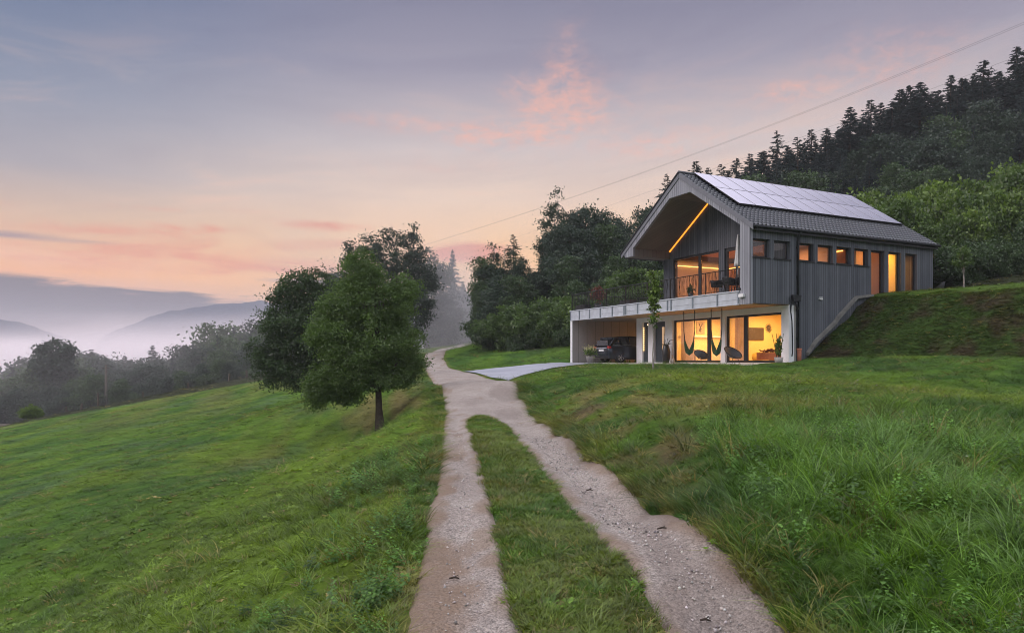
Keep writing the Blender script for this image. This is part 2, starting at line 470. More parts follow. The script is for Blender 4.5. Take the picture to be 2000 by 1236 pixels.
def mat_grass(name):
    m, n = newmat(name)
    a = n.n('ShaderNodeAttribute', attribute_type='INSTANCER', attribute_name='tint')
    b = n.n('ShaderNodeAttribute', attribute_name='shade')
    col = n.mix(1.0, a.outputs['Color'], n.mix(b.outputs['Fac'], (0.42, 0.45, 0.45), (1.75, 1.62, 1.15)), 'MULTIPLY')  # blade roots darkened and tips brightened in the colour, as shade and highlights
    d = n.n('ShaderNodeBsdfDiffuse'); n.l(col, d.inputs[0])
    t = n.n('ShaderNodeBsdfTranslucent'); n.l(n.mix(1.0, col, (1.25, 1.2, 0.6), 'MULTIPLY'), t.inputs[0])
    g = n.n('ShaderNodeBsdfGlossy'); g.inputs['Roughness'].default_value = 0.4
    mx = n.n('ShaderNodeMixShader'); mx.inputs[0].default_value = 0.38
    n.l(d.outputs[0], mx.inputs[1]); n.l(t.outputs[0], mx.inputs[2])
    m2 = n.n('ShaderNodeMixShader'); m2.inputs[0].default_value = 0.045
    n.l(mx.outputs[0], m2.inputs[1]); n.l(g.outputs[0], m2.inputs[2])
    n.l(m2.outputs[0], n.out.inputs[0])
    return m
M['grass'] = mat_grass('grass_blades')

def mat_curtain():
    m, n = newmat('thin_curtain_cloth')
    nz = n.noise(objc(n), 6, 4, .6); c = n.mix(nz, (0.66, 0.54, 0.44), (0.78, 0.66, 0.55))
    d = n.n('ShaderNodeBsdfDiffuse'); n.l(c, d.inputs[0]); t = n.n('ShaderNodeBsdfTranslucent'); n.l(c, t.inputs[0])
    mx = n.n('ShaderNodeMixShader'); mx.inputs[0].default_value = 0.6
    n.l(d.outputs[0], mx.inputs[1]); n.l(t.outputs[0], mx.inputs[2]); n.l(mx.outputs[0], n.out.inputs[0]); return m
M['curtain'] = mat_curtain()
M['edging'] = simple('weathered_edging', (0.17, 0.165, 0.155), 0.9, 0, 0.2, 0.25, 3.0, 0.3)
def mat_lamp(name, col, s):
    m, n = newmat(name)
    e = n.n('ShaderNodeEmission'); e.inputs[0].default_value = (*col, 1); e.inputs[1].default_value = s
    n.l(e.outputs[0], n.out.inputs[0])
    return m
M['led'] = mat_lamp('led_strip', (1.0, 0.30, 0.03), 2.0)
M['bulb'] = mat_lamp('warm_bulb', (1.0, 0.62, 0.25), 6.0)

# house frame: local x = s (back along the long side), y = t (along the gable front), z up
C0 = Vector((10.394, 31.0, 0.0)); HA = math.atan2(680.0, 1390.0)
sd = Vector((math.cos(HA), math.sin(HA), 0)); td = Vector((-math.sin(HA), math.cos(HA), 0))
def HP(s, t, z=0.0):
    p = C0 + sd * s + td * t
    return Vector((p.x, p.y, z))

# ------------------------------------------------------------------ terrain height
def P(px, py, d): return tuple(at(px, py, d))
CP = [P(*q) for q in (
    # left meadow
    (0, 1236, 10.5), (0, 1000, 22), (0, 900, 40), (0, 835, 75), (250, 1236, 7.2), (250, 1000, 16.5), (250, 900, 30), (250, 785, 78),
    (500, 1236, 5.6), (500, 1000, 13), (500, 850, 30), (500, 760, 60), (500, 735, 80), (650, 1236, 4.75), (700, 1000, 8.8), (760, 1236, 4.45),
    (600, 850, 29), (742, 838, 27.5), (700, 900, 15.5), (790, 900, 12.2), (800, 812, 22), (820, 770, 27), (350, 900, 25), (120, 808, 78), (380, 758, 80),
    (620, 775, 45), (700, 735, 55), (760, 712, 60), (800, 692, 68),
    # right lawn and the bank above the track
    (1160, 790, 15.6), (1350, 832, 10.6), (1500, 880, 8.1), (1700, 955, 5.9), (2000, 1010, 5.6), (2000, 850, 10.4), (2000, 760, 19), (1700, 760, 17.5),
    (1500, 740, 24), (1500, 721, 29), (1200, 742, 26), (1200, 716, 36), (2000, 712, 24), (2000, 697, 26.5), (1750, 700, 29), (1300, 790, 14.2),
    (1090, 770, 20.5), (1060, 745, 27), (1085, 728, 33), (1400, 713, 31),
    # grass rising to the shrubs, far path side
    (1035, 702, 48), (960, 690, 52), (1040, 683, 57), (960, 664, 64), (1100, 674, 52),
)]
PATH = [  # d, xl, l2, r1, xr, z
    (0.5, -0.40, 0.36, 1.22, 2.06, -1.55), (2.5, -0.56, 0.2, 1.10, 1.92, -1.54), (4.36, -0.67, 0.063, 0.972, 1.74, -1.52), (7.7, -0.92, -0.194, 0.674, 1.51, -1.50),
    (11.3, -1.18, -0.48, 0.33, 1.22, -1.45), (14.5, -1.45, -0.78, 0.0, 0.97, -1.39), (17.0, -1.66, -0.98, -0.30, 0.68, -1.34), (18.6, -1.78, -0.82, -0.80, 0.56, -1.30),
    (23, -2.25, None, None, 0.36, -1.13), (30, -3.13, None, None, -0.05, -0.92), (35, -4.0, None, None, -1.2, -0.76), (41.5, -4.99, None, None, -2.75, -0.56),
    (50, -6.1, None, None, -4.5, -0.30), (60, -7.4, None, None, -5.7, 0.40), (70, -8.1, None, None, -6.0, 0.82), (80, -7.9, None, None, -5.5, 1.42),
    (92, -6.6, None, None, -4.6, 2.2), (105, -4.2, None, None, -2.0, 2.9)]
for d, xl, l2, r1, xr, z in PATH:
    CP += [(xl, d, z), (xr, d, z), ((xl + xr) / 2, d, z + 0.02)]
CP += [(-4.08, 22, -2.08), (-4.45, 24, -2.34), (-4.83, 26, -2.56), (-0.95, 4.4, -1.62), (-1.3, 7.7, -1.60), (2.6, 4.4, -1.05), (2.4, 7.7, -0.90), (2.15, 11.3, -0.83), (1.9, 14.5, -0.80), (1.5, 18, -0.76), (1.2, 23, -0.64),
       (0.9, 29, -0.72), (3.2, 3.0, -1.1), (5, 3.5, -1.1), (-8, 0, -3.2), (-2, 0, -1.8), (6, 0, -1.4), (0, -15, -1.6), (-15, -10, -5), (20, -10, -0.6), (14, 8, -1.0), (20, 18, 0.0)]
for t in (0, 3, 6, 9, 12, 15): CP.append(tuple(HP(-0.35, t, -0.09)))
for s, t, z in ((-3, 13.5, -0.28), (-6, 15, -0.46), (-1, 16, -0.02), (3, 6, -0.1), (3, 13, -0.1), (9, 15, 3.3), (7.5, 18, 2.6), (14, 5, 3.4), (14, 10, 3.5), (2.5, 17.5, 0.9)):
    CP.append(tuple(HP(s, t, z)))
CP += [(17, 24, 0.10), (22, 38, 3.8), (30, 34, 4.2), (35, 60, 9.5), (50, 80, 16), (62, 85, 19), (80, 60, 17), (80, 95, 26), (110, 120, 36), (20, 60, 5.0), (10, 60, 3.6),
       (20, 80, 8.0), (32, 85, 10.5), (4, 70, 3.0), (10, 90, 6), (-1, 75, 2.7), (-12, 80, 1.3), (-20, 95, -0.5), (0, 120, 3.0), (-8, 130, 1.2), (40, 130, 14), (100, 30, 12),
       (50, 10, 2.5), (-30, 100, -4), (-30, 125, -10), (-62, 85, -8.6), (-60, 110, -14), (-95, 120, -21), (-90, 60, -13), (-40, 10, -9), (-70, 0, -15), (-100, 170, -30),
       (0, 180, -4), (-60, 180, -24), (150, 200, 45), (60, 200, 18)]
CP = np.array(CP, float)
def _tps(r2): return np.where(r2 > 1e-12, 0.5 * r2 * np.log(np.maximum(r2, 1e-12)), 0)
_S = 30.0
_c = CP[:, :2] / _S
_A = _tps(((_c[:, None] - _c[None]) ** 2).sum(-1)) + np.eye(len(_c)) * 2e-5
_Pm = np.hstack([np.ones((len(_c), 1)), _c])
_K = np.block([[_A, _Pm], [_Pm.T, np.zeros((3, 3))]])
_w = np.linalg.solve(_K, np.concatenate([CP[:, 2], np.zeros(3)]))
pd = np.array([p[0] for p in PATH]); pxl = np.array([p[1] for p in PATH]); pxr = np.array([p[4] for p in PATH])
pn = [p for p in PATH if p[2] is not None]
pd2 = np.array([p[0] for p in pn]); pl2 = np.array([p[2] for p in pn]); pr1 = np.array([p[3] for p in pn])
def smooth_interp(x, xp, fp):
    m = np.gradient(fp, xp)
    i = np.clip(np.searchsorted(xp, x) - 1, 0, len(xp) - 2)
    h = xp[i + 1] - xp[i]; t = np.clip((x - xp[i]) / h, 0, 1)
    return (2*t**3 - 3*t**2 + 1) * fp[i] + (t**3 - 2*t**2 + t) * h * m[i] + (-2*t**3 + 3*t**2) * fp[i + 1] + (t**3 - t**2) * h * m[i + 1]
def path_side(x, y):
    """signed distance (about) outside the track: <0 on it"""
    xl = smooth_interp(y, pd, pxl); xr = smooth_interp(y, pd, pxr)
    return np.maximum(xl - x, x - xr), xl, xr
FAR = -34.0
def height(x, y, rough=True):
    x = np.asarray(x, float); y = np.asarray(y, float)
    shp = x.shape; x = x.ravel(); y = y.ravel()
    q = np.stack([x, y], -1) / _S
    z = np.empty(len(x))
    for a in range(0, len(x), 40000):
        b = q[a:a + 40000]
        z[a:a + 40000] = _tps(((b[:, None] - _c[None]) ** 2).sum(-1)) @ _w[:-3] + _w[-3] + b @ _w[-2:]
    # far ground: valley to the left, wooded hill to the right
    far = FAR + 75 * sstep(-40, 260, x + 0.15 * y) - 40 * sstep(200, 700, y)
    rr = np.hypot(x, y - 40)
    k = sstep(110, 190, rr)
    z = np.clip(z, -36, 60) * (1 - k) + far * k
    s = (x - C0.x) * sd.x + (y - C0.y) * sd.y
    t = (x - C0.x) * td.x + (y - C0.y) * td.y
    qq = (x - 13.1) * 0.747 + (y - 32.3) * 0.664
    if rough:
        ps, _, _ = path_side(x, y)
        m = sstep(0.05, 0.9, ps) * sstep(140, 60, rr)
        onb = sstep(0.1, .5, x - smooth_interp(y, pd, pxr)) * sstep(2.4, 1.0, x - smooth_interp(y, pd, pxr)) * sstep(30, 22, y)
        z = z + m * ((fbm(x, y, 2.2, 3) - 0.5) * 0.13 * sstep(.2, 1.4, ps) + (fbm(x, y, 0.7, 9, 2) - 0.5) * (0.05 + 0.05 * onb))
    else: m = 0
    ez = 0.10 + 0.78 * np.maximum(qq, 0) ** 2 / (np.maximum(qq, 0) + 0.35) + ((fbm(x, y, 1.6, 21) - 0.5) * 0.45 + (fbm(x, y, .5, 29, 2) - .5) * .22) * sstep(0, 1.2, qq) * sstep(8, 4.0, qq)
    top = 3.40 + 0.05 * np.maximum(qq - 4.3, 0)
    top = top + (fbm(x, y, 2.0, 27) - .5) * .18 * sstep(9, 5, qq)
    ez = -np.log(np.exp(-ez * 3.2) + np.exp(-top * 3.2)) / 3.2
    act = (qq > 0) & ((t < 0.15) | ((s > 12.5) & (t < 12))) & (s > 2.4)
    z = np.where(act & (rr < 60), np.maximum(z, ez), z)
    fp = ((s > 0.12) & (s < 12.3) & (t > 0.15) & (t < 9.35)) | ((s > -0.05) & (s < 6.3) & (t >= 9.3) & (t < 15.12))
    z = np.where(fp, np.minimum(z, -0.12), z)
    if rough:
        nr = (y < 18.4) & (y > 0)
        yy = np.clip(y, 2.5, 18.4)
        med = nr & (x > smooth_interp(yy, pd2, pl2) - 0.02) & (x < smooth_interp(yy, pd2, pr1) + 0.02)
        z = z - 0.07 * sstep(-0.02, -0.16, ps) * (~med) * (rr < 90)
    fr = (s > -1.6) & (s <= 0.12) & (t > -0.4) & (t < 15.4)
    z = np.where(fr, np.minimum(z, -0.07), z)
    return z.reshape(shp)
def hz(x, y, rough=True): return float(height(np.array([x]), np.array([y]), rough)[0])
# ------------------------------------------------------------------ terrain sheet
def spaced(lo, hi, a, b, step, g):
    core = list(np.arange(a, b + 1e-6, step))
    st_, v, lo_l = step, a, []
    while v > lo: st_ *= g; v -= st_; lo_l.append(v)
    st_, v, hi_l = step, b, []
    while v < hi: st_ *= g; v += st_; hi_l.append(v)
    return np.array(lo_l[::-1] + core + hi_l)
DRIVE_N = [(-0.16, 32.0), (0.62, 34.5), (2.24, 38.6), (5.3, 41.3)]
DRIVE_F = [(-2.85, 41.5), (-1.1, 43.1), (0.96, 44.35), (3.62, 44.75)]
DPOLY = np.array(DRIVE_N + DRIVE_F[::-1])
def inpoly(x, y, poly):
    ins = np.zeros(x.shape, bool); n = len(poly)
    for i in range(n):
        x0, y0 = poly[i]; x1, y1 = poly[(i + 1) % n]
        c = ((y0 > y) != (y1 > y))
        with np.errstate(divide='ignore', invalid='ignore'):
            xi = (x1 - x0) * (y - y0) / (y1 - y0) + x0
        ins ^= c & (x < xi)
    return ins

def ground_colour(x, y):
    """real colour of the sward: lush, dry, bare; linear albedo"""
    n = lambda a: np.asarray(a)[:, None]
    ps, xl, xr = path_side(x, y)
    left = x < (xl + xr) / 2
    s = (x - C0.x) * sd.x + (y - C0.y) * sd.y; t = (x - C0.x) * td.x + (y - C0.y) * td.y
    qq = (x - 13.1) * 0.747 + (y - 32.3) * 0.664
    big = fbm(x, y, 7, 31); med = fbm(x, y, 1.8, 37); sm = fbm(x, y, 0.5, 41, 2)
    green = np.array([0.080, 0.156, 0.021]); yel = np.array([0.138, 0.196, 0.024]); deep = np.array([0.036, 0.095, 0.020])
    blue = np.array([0.070, 0.125, 0.062]); dry = np.array([0.185, 0.150, 0.070]); soil = np.array([0.115, 0.080, 0.055])
    c = np.tile(green, (len(x), 1))
    def mx(c, col, f): return c * (1 - n(f)) + col * n(f)
    c = mx(c, yel, sstep(0.45, 0.75, big) * 0.4)
    c = mx(c, deep, sstep(0.58, 0.32, med) * 0.75)
    # left slope: dry mown streaks running along the contour, lusher lower meadow
    dl = np.where(left, ps, 0)
    u = fbm(x * 0.9 + y * 0.16, y * 0.12, 0.6, 51); u2 = fbm(x * 0.7 + y * 0.18, y * .2, 1.7, 57)
    zone = sstep(0.2, 0.9, dl) * sstep(11, 5, dl) * sstep(60, 40, y)
    c = mx(c, dry, zone * sstep(0.46, 0.68, u * .55 + u2 * .45) * (0.4 + .4 * sstep(5, 2, dl)))
    c = mx(c, yel, zone * sstep(.5, .3, u2) * 0.4)
    c = mx(c, blue, left * sstep(0.60, 0.78, fbm(x, y, 3.4, 61)) * 0.6)
    c = mx(c, dry, left * sstep(40, 60, y) * sstep(.45, .7, u2) * 0.35)
    # verge just beside the track: fresh green, thin dry rim
    c = mx(c, yel * 0.9, left * sstep(0.1, 0.3, ps) * sstep(0.9, 0.5, ps) * sstep(30, 20, y) * 0.6)
    c = mx(c, dry, sstep(0.22, 0.0, ps) * (sm > 0.45) * 0.6)
    # right bank and lawn
    right = ~left & (s < 3)
    crest = sstep(0.6, 1.2, ps) * sstep(5.5, 2.2, ps) * sstep(9.5, 12, y) * sstep(22, 17, y)
    c = mx(c, dry, right * crest * sstep(0.46, 0.70, med * .7 + sm * .3) * 0.75)
    face = sstep(0.05, 0.3, ps) * sstep(1.5, 0.8, ps) * sstep(6, 9, y) * sstep(24, 18, y)
    c = mx(c, soil * 1.1, right * face * sstep(0.52, 0.68, fbm(x, y, 0.9, 71)) * 0.8)
    c = mx(c, dry * .8, right * face * sstep(0.52, 0.66, fbm(x, y, 0.6, 73)) * 0.6)
    c = mx(c, deep, right * sstep(0.0, 0.2, ps) * sstep(1.2, 0.4, ps) * sstep(9, 6, y) * 0.7)
    band = right * sstep(14, 17, y) * sstep(25, 21, y) * sstep(2, 4, ps)
    c = mx(c, yel, band * sstep(.35, .6, big) * 0.8)
    c = mx(c, deep, right * sstep(19, 26, y) * sstep(8, 14, x) * 0.5)
    # embankment beside the house: thin grass over dark earth
    e = (qq > 0.05) & (t < 0.3)
    eb = sstep(0.34, 0.56, fbm(x, y, 1.1, 81) * .6 + sm * .4)
    ec = np.array([0.062, 0.052, 0.034]) * (1 - n(eb)) + np.array([0.038, 0.072, 0.017]) * n(eb)
    k = e * sstep(0.0, 0.5, qq)
    crestg = sstep(3.9, 4.5, qq)
    ec = ec * (1 - n(crestg * .7)) + green * 0.8 * n(crestg * .7)
    c = mx(c, ec, k)
    # woodland floor far right and behind
    wood = sstep(46, 56, y) * ((x > 1.0) | (y > 66)) + sstep(8, 11, qq) * (x > 14)
    c = mx(c, np.array([0.030, 0.036, 0.018]), np.clip(wood, 0, 1) * (ps > 2.5))
    c = mx(c, np.array([0.034, 0.046, 0.024]), sstep(85, 110, np.hypot(x * .9, y)) * 1.0)
    c *= (0.66 + 0.68 * n(sm))
    return c

gx = np.clip(spaced(-1450, 700, -10, 26, 0.17, 1.055), -1500, 750)
gy = np.clip(spaced(-55, 1550, 2, 46, 0.17, 1.05), -70, 1650)
GX, GY = np.meshgrid(gx, gy)
GZ = height(GX, GY)
nx, ny = len(gx), len(gy)
gv = np.stack([GX.ravel(), GY.ravel(), GZ.ravel()], -1)
ii, jj = np.meshgrid(np.arange(nx - 1), np.arange(ny - 1))
b0 = (jj * nx + ii).ravel()
gf = np.stack([b0, b0 + 1, b0 + nx + 1, b0 + nx], -1)
m, n = newmat('meadow_ground')
a_ = n.n('ShaderNodeAttribute', attribute_name='gcol')
tcg = objc(n)
n1 = n.noise(tcg, 9.0, 6, 0.7); n2 = n.noise(tcg, 38.0, 4, 0.65)
f = n.m('ADD', n.m('MULTIPLY', n1, 0.6), n.m('MULTIPLY', n2, 0.4))
colg = n.mix(1.0, a_.outputs['Color'], n.mix(n.rng(f, 0.32, 0.68), (0.50, 0.50, 0.50), (1.45, 1.4, 1.25)), 'MULTIPLY')
princ(n, colg, 0.95, 0, 0.08, bump(n, f, 1.0, 0.10))
M['ground'] = m
ground = np_mesh('ground', gv, gf, m, {'gcol': ('POINT', 'FLOAT_COLOR', ground_colour(gv[:, 0], gv[:, 1]))}, smooth=True)
tagp(ground, 'green sloping meadow and lawn falling to the valley on the left', None, None, 'structure')

# ------------------------------------------------------------------ gravel track
ys = np.concatenate([np.arange(0.6, 24, 0.07), np.arange(24, 104, 0.4)])
NC = 30
def edge_noise(y, seed, amp=0.10): return (fbm(y * 0 + seed * 3.3, y, 2.4, seed, 2) - 0.5) * amp * 1.2 + (fbm(y * 0 + seed, y, 0.3, seed + 5, 3) - .5) * amp * 0.9
def strip(left, right, yy, nc=NC):
    u = np.linspace(0, 1, nc)
    Xs = left[:, None] * (1 - u) + right[:, None] * u
    Ys = np.repeat(yy[:, None], nc, 1)
    # the camera-side bend: keep it simple, rows stay level in y
    ed = np.minimum(u * (right - left)[:, None], (1 - u) * (right - left)[:, None])
    a, b = Xs.shape
    i2, j2 = np.meshgrid(np.arange(b - 1), np.arange(a - 1)); q = (j2 * b + i2).ravel()
    return Xs.ravel(), Ys.ravel(), ed.ravel(), np.stack([q, q + 1, q + b + 1, q + b], -1)
XL = smooth_interp(ys, pd, pxl) + edge_noise(ys, 3, 0.05); XR = smooth_interp(ys, pd, pxr) + edge_noise(ys, 5, 0.045)
near = ys <= 18.7
yn = ys[near]
L2 = smooth_interp(yn, pd2, pl2) + edge_noise(yn, 8, 0.07); R1 = smooth_interp(yn, pd2, pr1) + edge_noise(yn, 11, 0.07)
# the grass strip closes raggedly
R1 = np.maximum(R1, L2 + 0.01)
sets = [strip(XL[near], L2, yn, 22), strip(R1, XR[near], yn, 22), strip(XL[~near], XR[~near], ys[~near], 34)]
# join seam row: start the far strip at the last near row
j = np.where(near)[0][-1]
sets[2] = strip(np.r_[XL[j], XL[~near]], np.r_[XR[j], XR[~near]], np.r_[ys[j], ys[~near]], 34)
pv, pf, pe, off = [], [], [], 0
for X, Y, E, F in sets:
    wdt = np.interp(Y, [0, 18, 20, 110], [1, 1, 0, 0])
    Z = height(X, Y, False) + 0.012 - 0.04 * sstep(0.06, 0.0, E) - 0.035 * wdt * sstep(0.08, 0.35, E) + (fbm(X, Y * .6, .35, 301) - .5) * .035 * sstep(0, .2, E) + (fbm(X, Y * .3, 1.2, 305) - .5) * .03
    rut = np.zeros_like(Z)
    pv.append(np.stack([X, Y, Z], -1)); pf.append(F + off); pe.append(E); off += len(X)
pv = np.concatenate(pv); pf = np.concatenate(pf); pe = np.concatenate(pe)
# where the surface is dirt and pine litter rather than clean crushed stone
PX, PY = pv[:, 0], pv[:, 1]
psd, xl_, xr_ = path_side(PX, PY)
lit = sstep(0.22, 0.0, pe - (fbm(PX, PY, 0.4, 91) - .5) * 0.45) * 0.8
rel = (PX - xl_)
lit = np.maximum(lit, sstep(0.46, 0.20, rel + (fbm(PX, PY * .5, 0.5, 95) - .5) * 1.1) * sstep(15, 11, PY) * .9)
lit = np.maximum(lit, sstep(0.70, 0.78, fbm(PX, PY * .6, 0.55, 97)) * 0.6)
mud = sstep(0.52, 0.72, fbm(PX, PY * 0.25, 0.6, 99)) * (sstep(1.0, 1.7, rel) * .25 + .2)
m, n = newmat('crushed_stone')
tcg = objc(n)
vo = n.n('ShaderNodeTexVoronoi'); vo.inputs['Scale'].default_value = 42; n.l(tcg, vo.inputs['Vector'])
vo2 = n.n('ShaderNodeTexVoronoi'); vo2.inputs['Scale'].default_value = 105; n.l(tcg, vo2.inputs['Vector'])
r1 = n.n('ShaderNodeSeparateColor'); n.l(vo.outputs['Color'], r1.inputs[0])
r2 = n.n('ShaderNodeSeparateColor'); n.l(vo2.outputs['Color'], r2.inputs[0])
base = n.mix(r1.outputs[0], (0.17, 0.155, 0.145), (0.54, 0.50, 0.47))
base = n.mix(0.5, base, n.mix(r2.outputs[1], (0.14, 0.13, 0.12), (0.66, 0.62, 0.59)))
base = n.mix(n.rng(n.noise(tcg, 1.3, 5, 0.6), 0.3, 0.7), n.mix(1.0, base, (0.80, 0.77, 0.77), 'MULTIPLY'), base)
la = n.n('ShaderNodeAttribute', attribute_name='litter'); ma = n.n('ShaderNodeAttribute', attribute_name='mud')
fine = n.noise(tcg, 70, 4, 0.7)
base = n.mix(n.m('MULTIPLY', la.outputs['Fac'], n.rng(n.noise(tcg, 14, 5, .7), .2, .6, .65, 1.0)), base, n.mix(fine, (0.12, 0.085, 0.06), (0.36, 0.27, 0.20)))
base = n.mix(ma.outputs['Fac'], base, n.mix(fine, (0.13, 0.11, 0.10), (0.24, 0.20, 0.185)))
hh = n.m('ADD', n.m('MULTIPLY', vo.outputs['Distance'], -0.8), n.m('MULTIPLY', n.noise(tcg, 25, 5, 0.7), 1.2))
base = n.mix(1.0, base, (1.0, 0.945, 0.91), 'MULTIPLY')
princ(n, base, 0.9, 0, 0.2, bump(n, hh, 0.9, 0.03))
track = np_mesh('gravel_track', pv, pf, m, {'litter': ('POINT', 'FLOAT', lit), 'mud': ('POINT', 'FLOAT', mud)}, smooth=True)
tagp(track, 'pale gravel farm track with two wheel ruts either side of a grass strip', None, None, 'structure')

# driveway: concrete apron rising to the carport
u = np.linspace(0, 1, 40)
def rsmp(pl):
    pl = np.array(pl); dd = np.r_[0, np.cumsum(np.hypot(*np.diff(pl, axis=0).T))]; dd /= dd[-1]
    return np.stack([np.interp(u, dd, pl[:, 0]), np.interp(u, dd, pl[:, 1])], -1)
dn, df = rsmp(DRIVE_N), rsmp(DRIVE_F)
v = np.linspace(0, 1, 40)
D = dn[:, None] * (1 - v[None, :, None]) + df[:, None] * v[None, :, None]
dz = height(D[..., 0], D[..., 1], False)
dz = dz + 0.05
dz = dz * (1 - sstep(.9, 1, u)[:, None]) + -0.02 * sstep(.9, 1, u)[:, None]
q = (np.arange(39)[:, None] * 40 + np.arange(39)[None]).ravel()
m, n = newmat('driveway_concrete')
tcg = objc(n)
bg = n.noise(tcg, 0.5, 5, 0.6)
sq = n.n('ShaderNodeSeparateXYZ'); n.l(tcg, sq.inputs[0])
jt = n.m('FRACT', n.m('DIVIDE', n.m('ADD', n.m('MULTIPLY', sq.outputs[0], .9), n.m('MULTIPLY', sq.outputs[1], .44)), 2.4))
cdr = n.mix(n.rng(bg, .3, .7), (0.25, 0.26, 0.31), (0.36, 0.37, 0.43))
cdr = n.mix(n.m('MULTIPLY', n.m('LESS_THAN', jt, .012), .6), cdr, (0.12, 0.12, 0.13))
cdr = n.mix(n.rng(n.noise(tcg, 3.0, 6, .7), .52, .75, 0, .35), cdr, (0.20, 0.18, 0.16))
princ(n, cdr, 0.8, 0, 0.3, bump(n, n.noise(tcg, 30, 4), 0.2, 0.01))
drv = np_mesh('driveway', np.concatenate([D[..., 0].reshape(-1, 1), D[..., 1].reshape(-1, 1), dz.reshape(-1, 1)], 1), np.stack([q, q + 40, q + 41, q + 1], -1), m, smooth=True)
tagp(drv, 'pale concrete driveway between the gravel track and the carport', None, None, 'structure')

# ------------------------------------------------------------------ scattered stuff: grass tufts, pebbles
rng = np.random.default_rng(11)
def blades(nb, rad, hgt, wid, bend, seed, segs=4, lean=0.35):
    g = np.random.default_rng(seed)
    V, F, S = [], [], []
    for b in range(nb):
        r = rad * math.sqrt(g.random()); a = g.random() * 6.283
        x, y = r * math.cos(a), r * math.sin(a)
        h = hgt * (0.45 + 0.75 * g.random()); wd = wid * (0.6 + 0.7 * g.random())
        da = a + g.normal() * 0.9
        dx, dy = math.cos(da), math.sin(da)
        ln = lean * (0.3 + g.random()); bd = bend * (0.3 + 1.0 * g.random())
        wa = g.random() * 3.14159; wx, wy = math.cos(wa), math.sin(wa)
        base = len(V)
        for k in range(segs + 1):
            t = k / segs
            hor = h * (ln * t + bd * t * t)
            zz = h * (t - 0.45 * bd * t * t * t) 
            ww = wd * (1 - t ** 1.6) * 0.5 + 0.0006
            V.append((x + dx * hor - wx * ww, y + dy * hor - wy * ww, zz - 0.01)); V.append((x + dx * hor + wx * ww, y + dy * hor + wy * ww, zz - 0.01))
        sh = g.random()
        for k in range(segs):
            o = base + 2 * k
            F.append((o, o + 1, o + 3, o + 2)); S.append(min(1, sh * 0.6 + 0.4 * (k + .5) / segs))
    return np.array(V), np.array(F), np.array(S)
def rosette(nb, rad, wid, seed):
    g = np.random.default_rng(seed); V, F, S = [], [], []
    for b in range(nb):
        a = g.random() * 6.283; L = rad * (0.5 + 0.7 * g.random()); up = 0.15 + 0.6 * g.random()
        cx, cy = g.normal() * rad * .5, g.normal() * rad * .5
        dx, dy = math.cos(a), math.sin(a); w2 = wid * (.6 + .6 * g.random())
        o = len(V)
        for t, wv, zz in ((0, .15, 0), (.35, 1, up * .5), (.7, .9, up * .8), (1, .1, up * .75)):
            V.append((cx + dx * L * t - dy * w2 * wv, cy + dy * L * t + dx * w2 * wv, zz * L)); V.append((cx + dx * L * t + dy * w2 * wv, cy + dy * L * t - dx * w2 * wv, zz * L))
        for k in range(3): F.append((o + 2 * k, o + 2 * k + 1, o + 2 * k + 3, o + 2 * k + 2)); S.append(.3 + .6 * g.random())
    return np.array(V), np.array(F), np.array(S)
def weed(seed, h=.26):
    g = np.random.default_rng(seed); V, F, S = [], [], []
    for st_ in range(4):
        sx, sy = g.normal() * .06, g.normal() * .06; lx, ly = g.normal() * .07, g.normal() * .07; hh = h * (.6 + .7 * g.random())
        for k in range(12):
            u = (k + 1) / 12; a = k * 2.4 + g.random(); L = (.075 - .035 * u) * (0.8 + .5 * g.random()); w2 = L * .32
            cx, cy, cz = sx + lx * u, sy + ly * u, hh * u; dx, dy = math.cos(a), math.sin(a); o = len(V)
            for t, wv, zz in ((0, .1, 0), (.35, 1, .25), (.7, .75, .22), (1, .05, 0)):
                V.append((cx + dx * L * t - dy * w2 * wv, cy + dy * L * t + dx * w2 * wv, cz + zz * L)); V.append((cx + dx * L * t + dy * w2 * wv, cy + dy * L * t - dx * w2 * wv, cz + zz * L))
            for q in range(3): F.append((o + 2 * q, o + 2 * q + 1, o + 2 * q + 3, o + 2 * q + 2)); S.append(.2 + .8 * u * g.random())
    return np.array(V), np.array(F), np.array(S)
def source(name, parts, mat):
    col = bpy.data.collections.new(name)
    for i, (V, F, S) in enumerate(parts):
        me = np_mesh('blade_tuft', V, F, mat, {'shade': ('FACE', 'FLOAT', S)} if S is not None else None, link=False)
        o = bpy.data.objects.new('tuft_%02d' % i, me); col.objects.link(o)
    return col
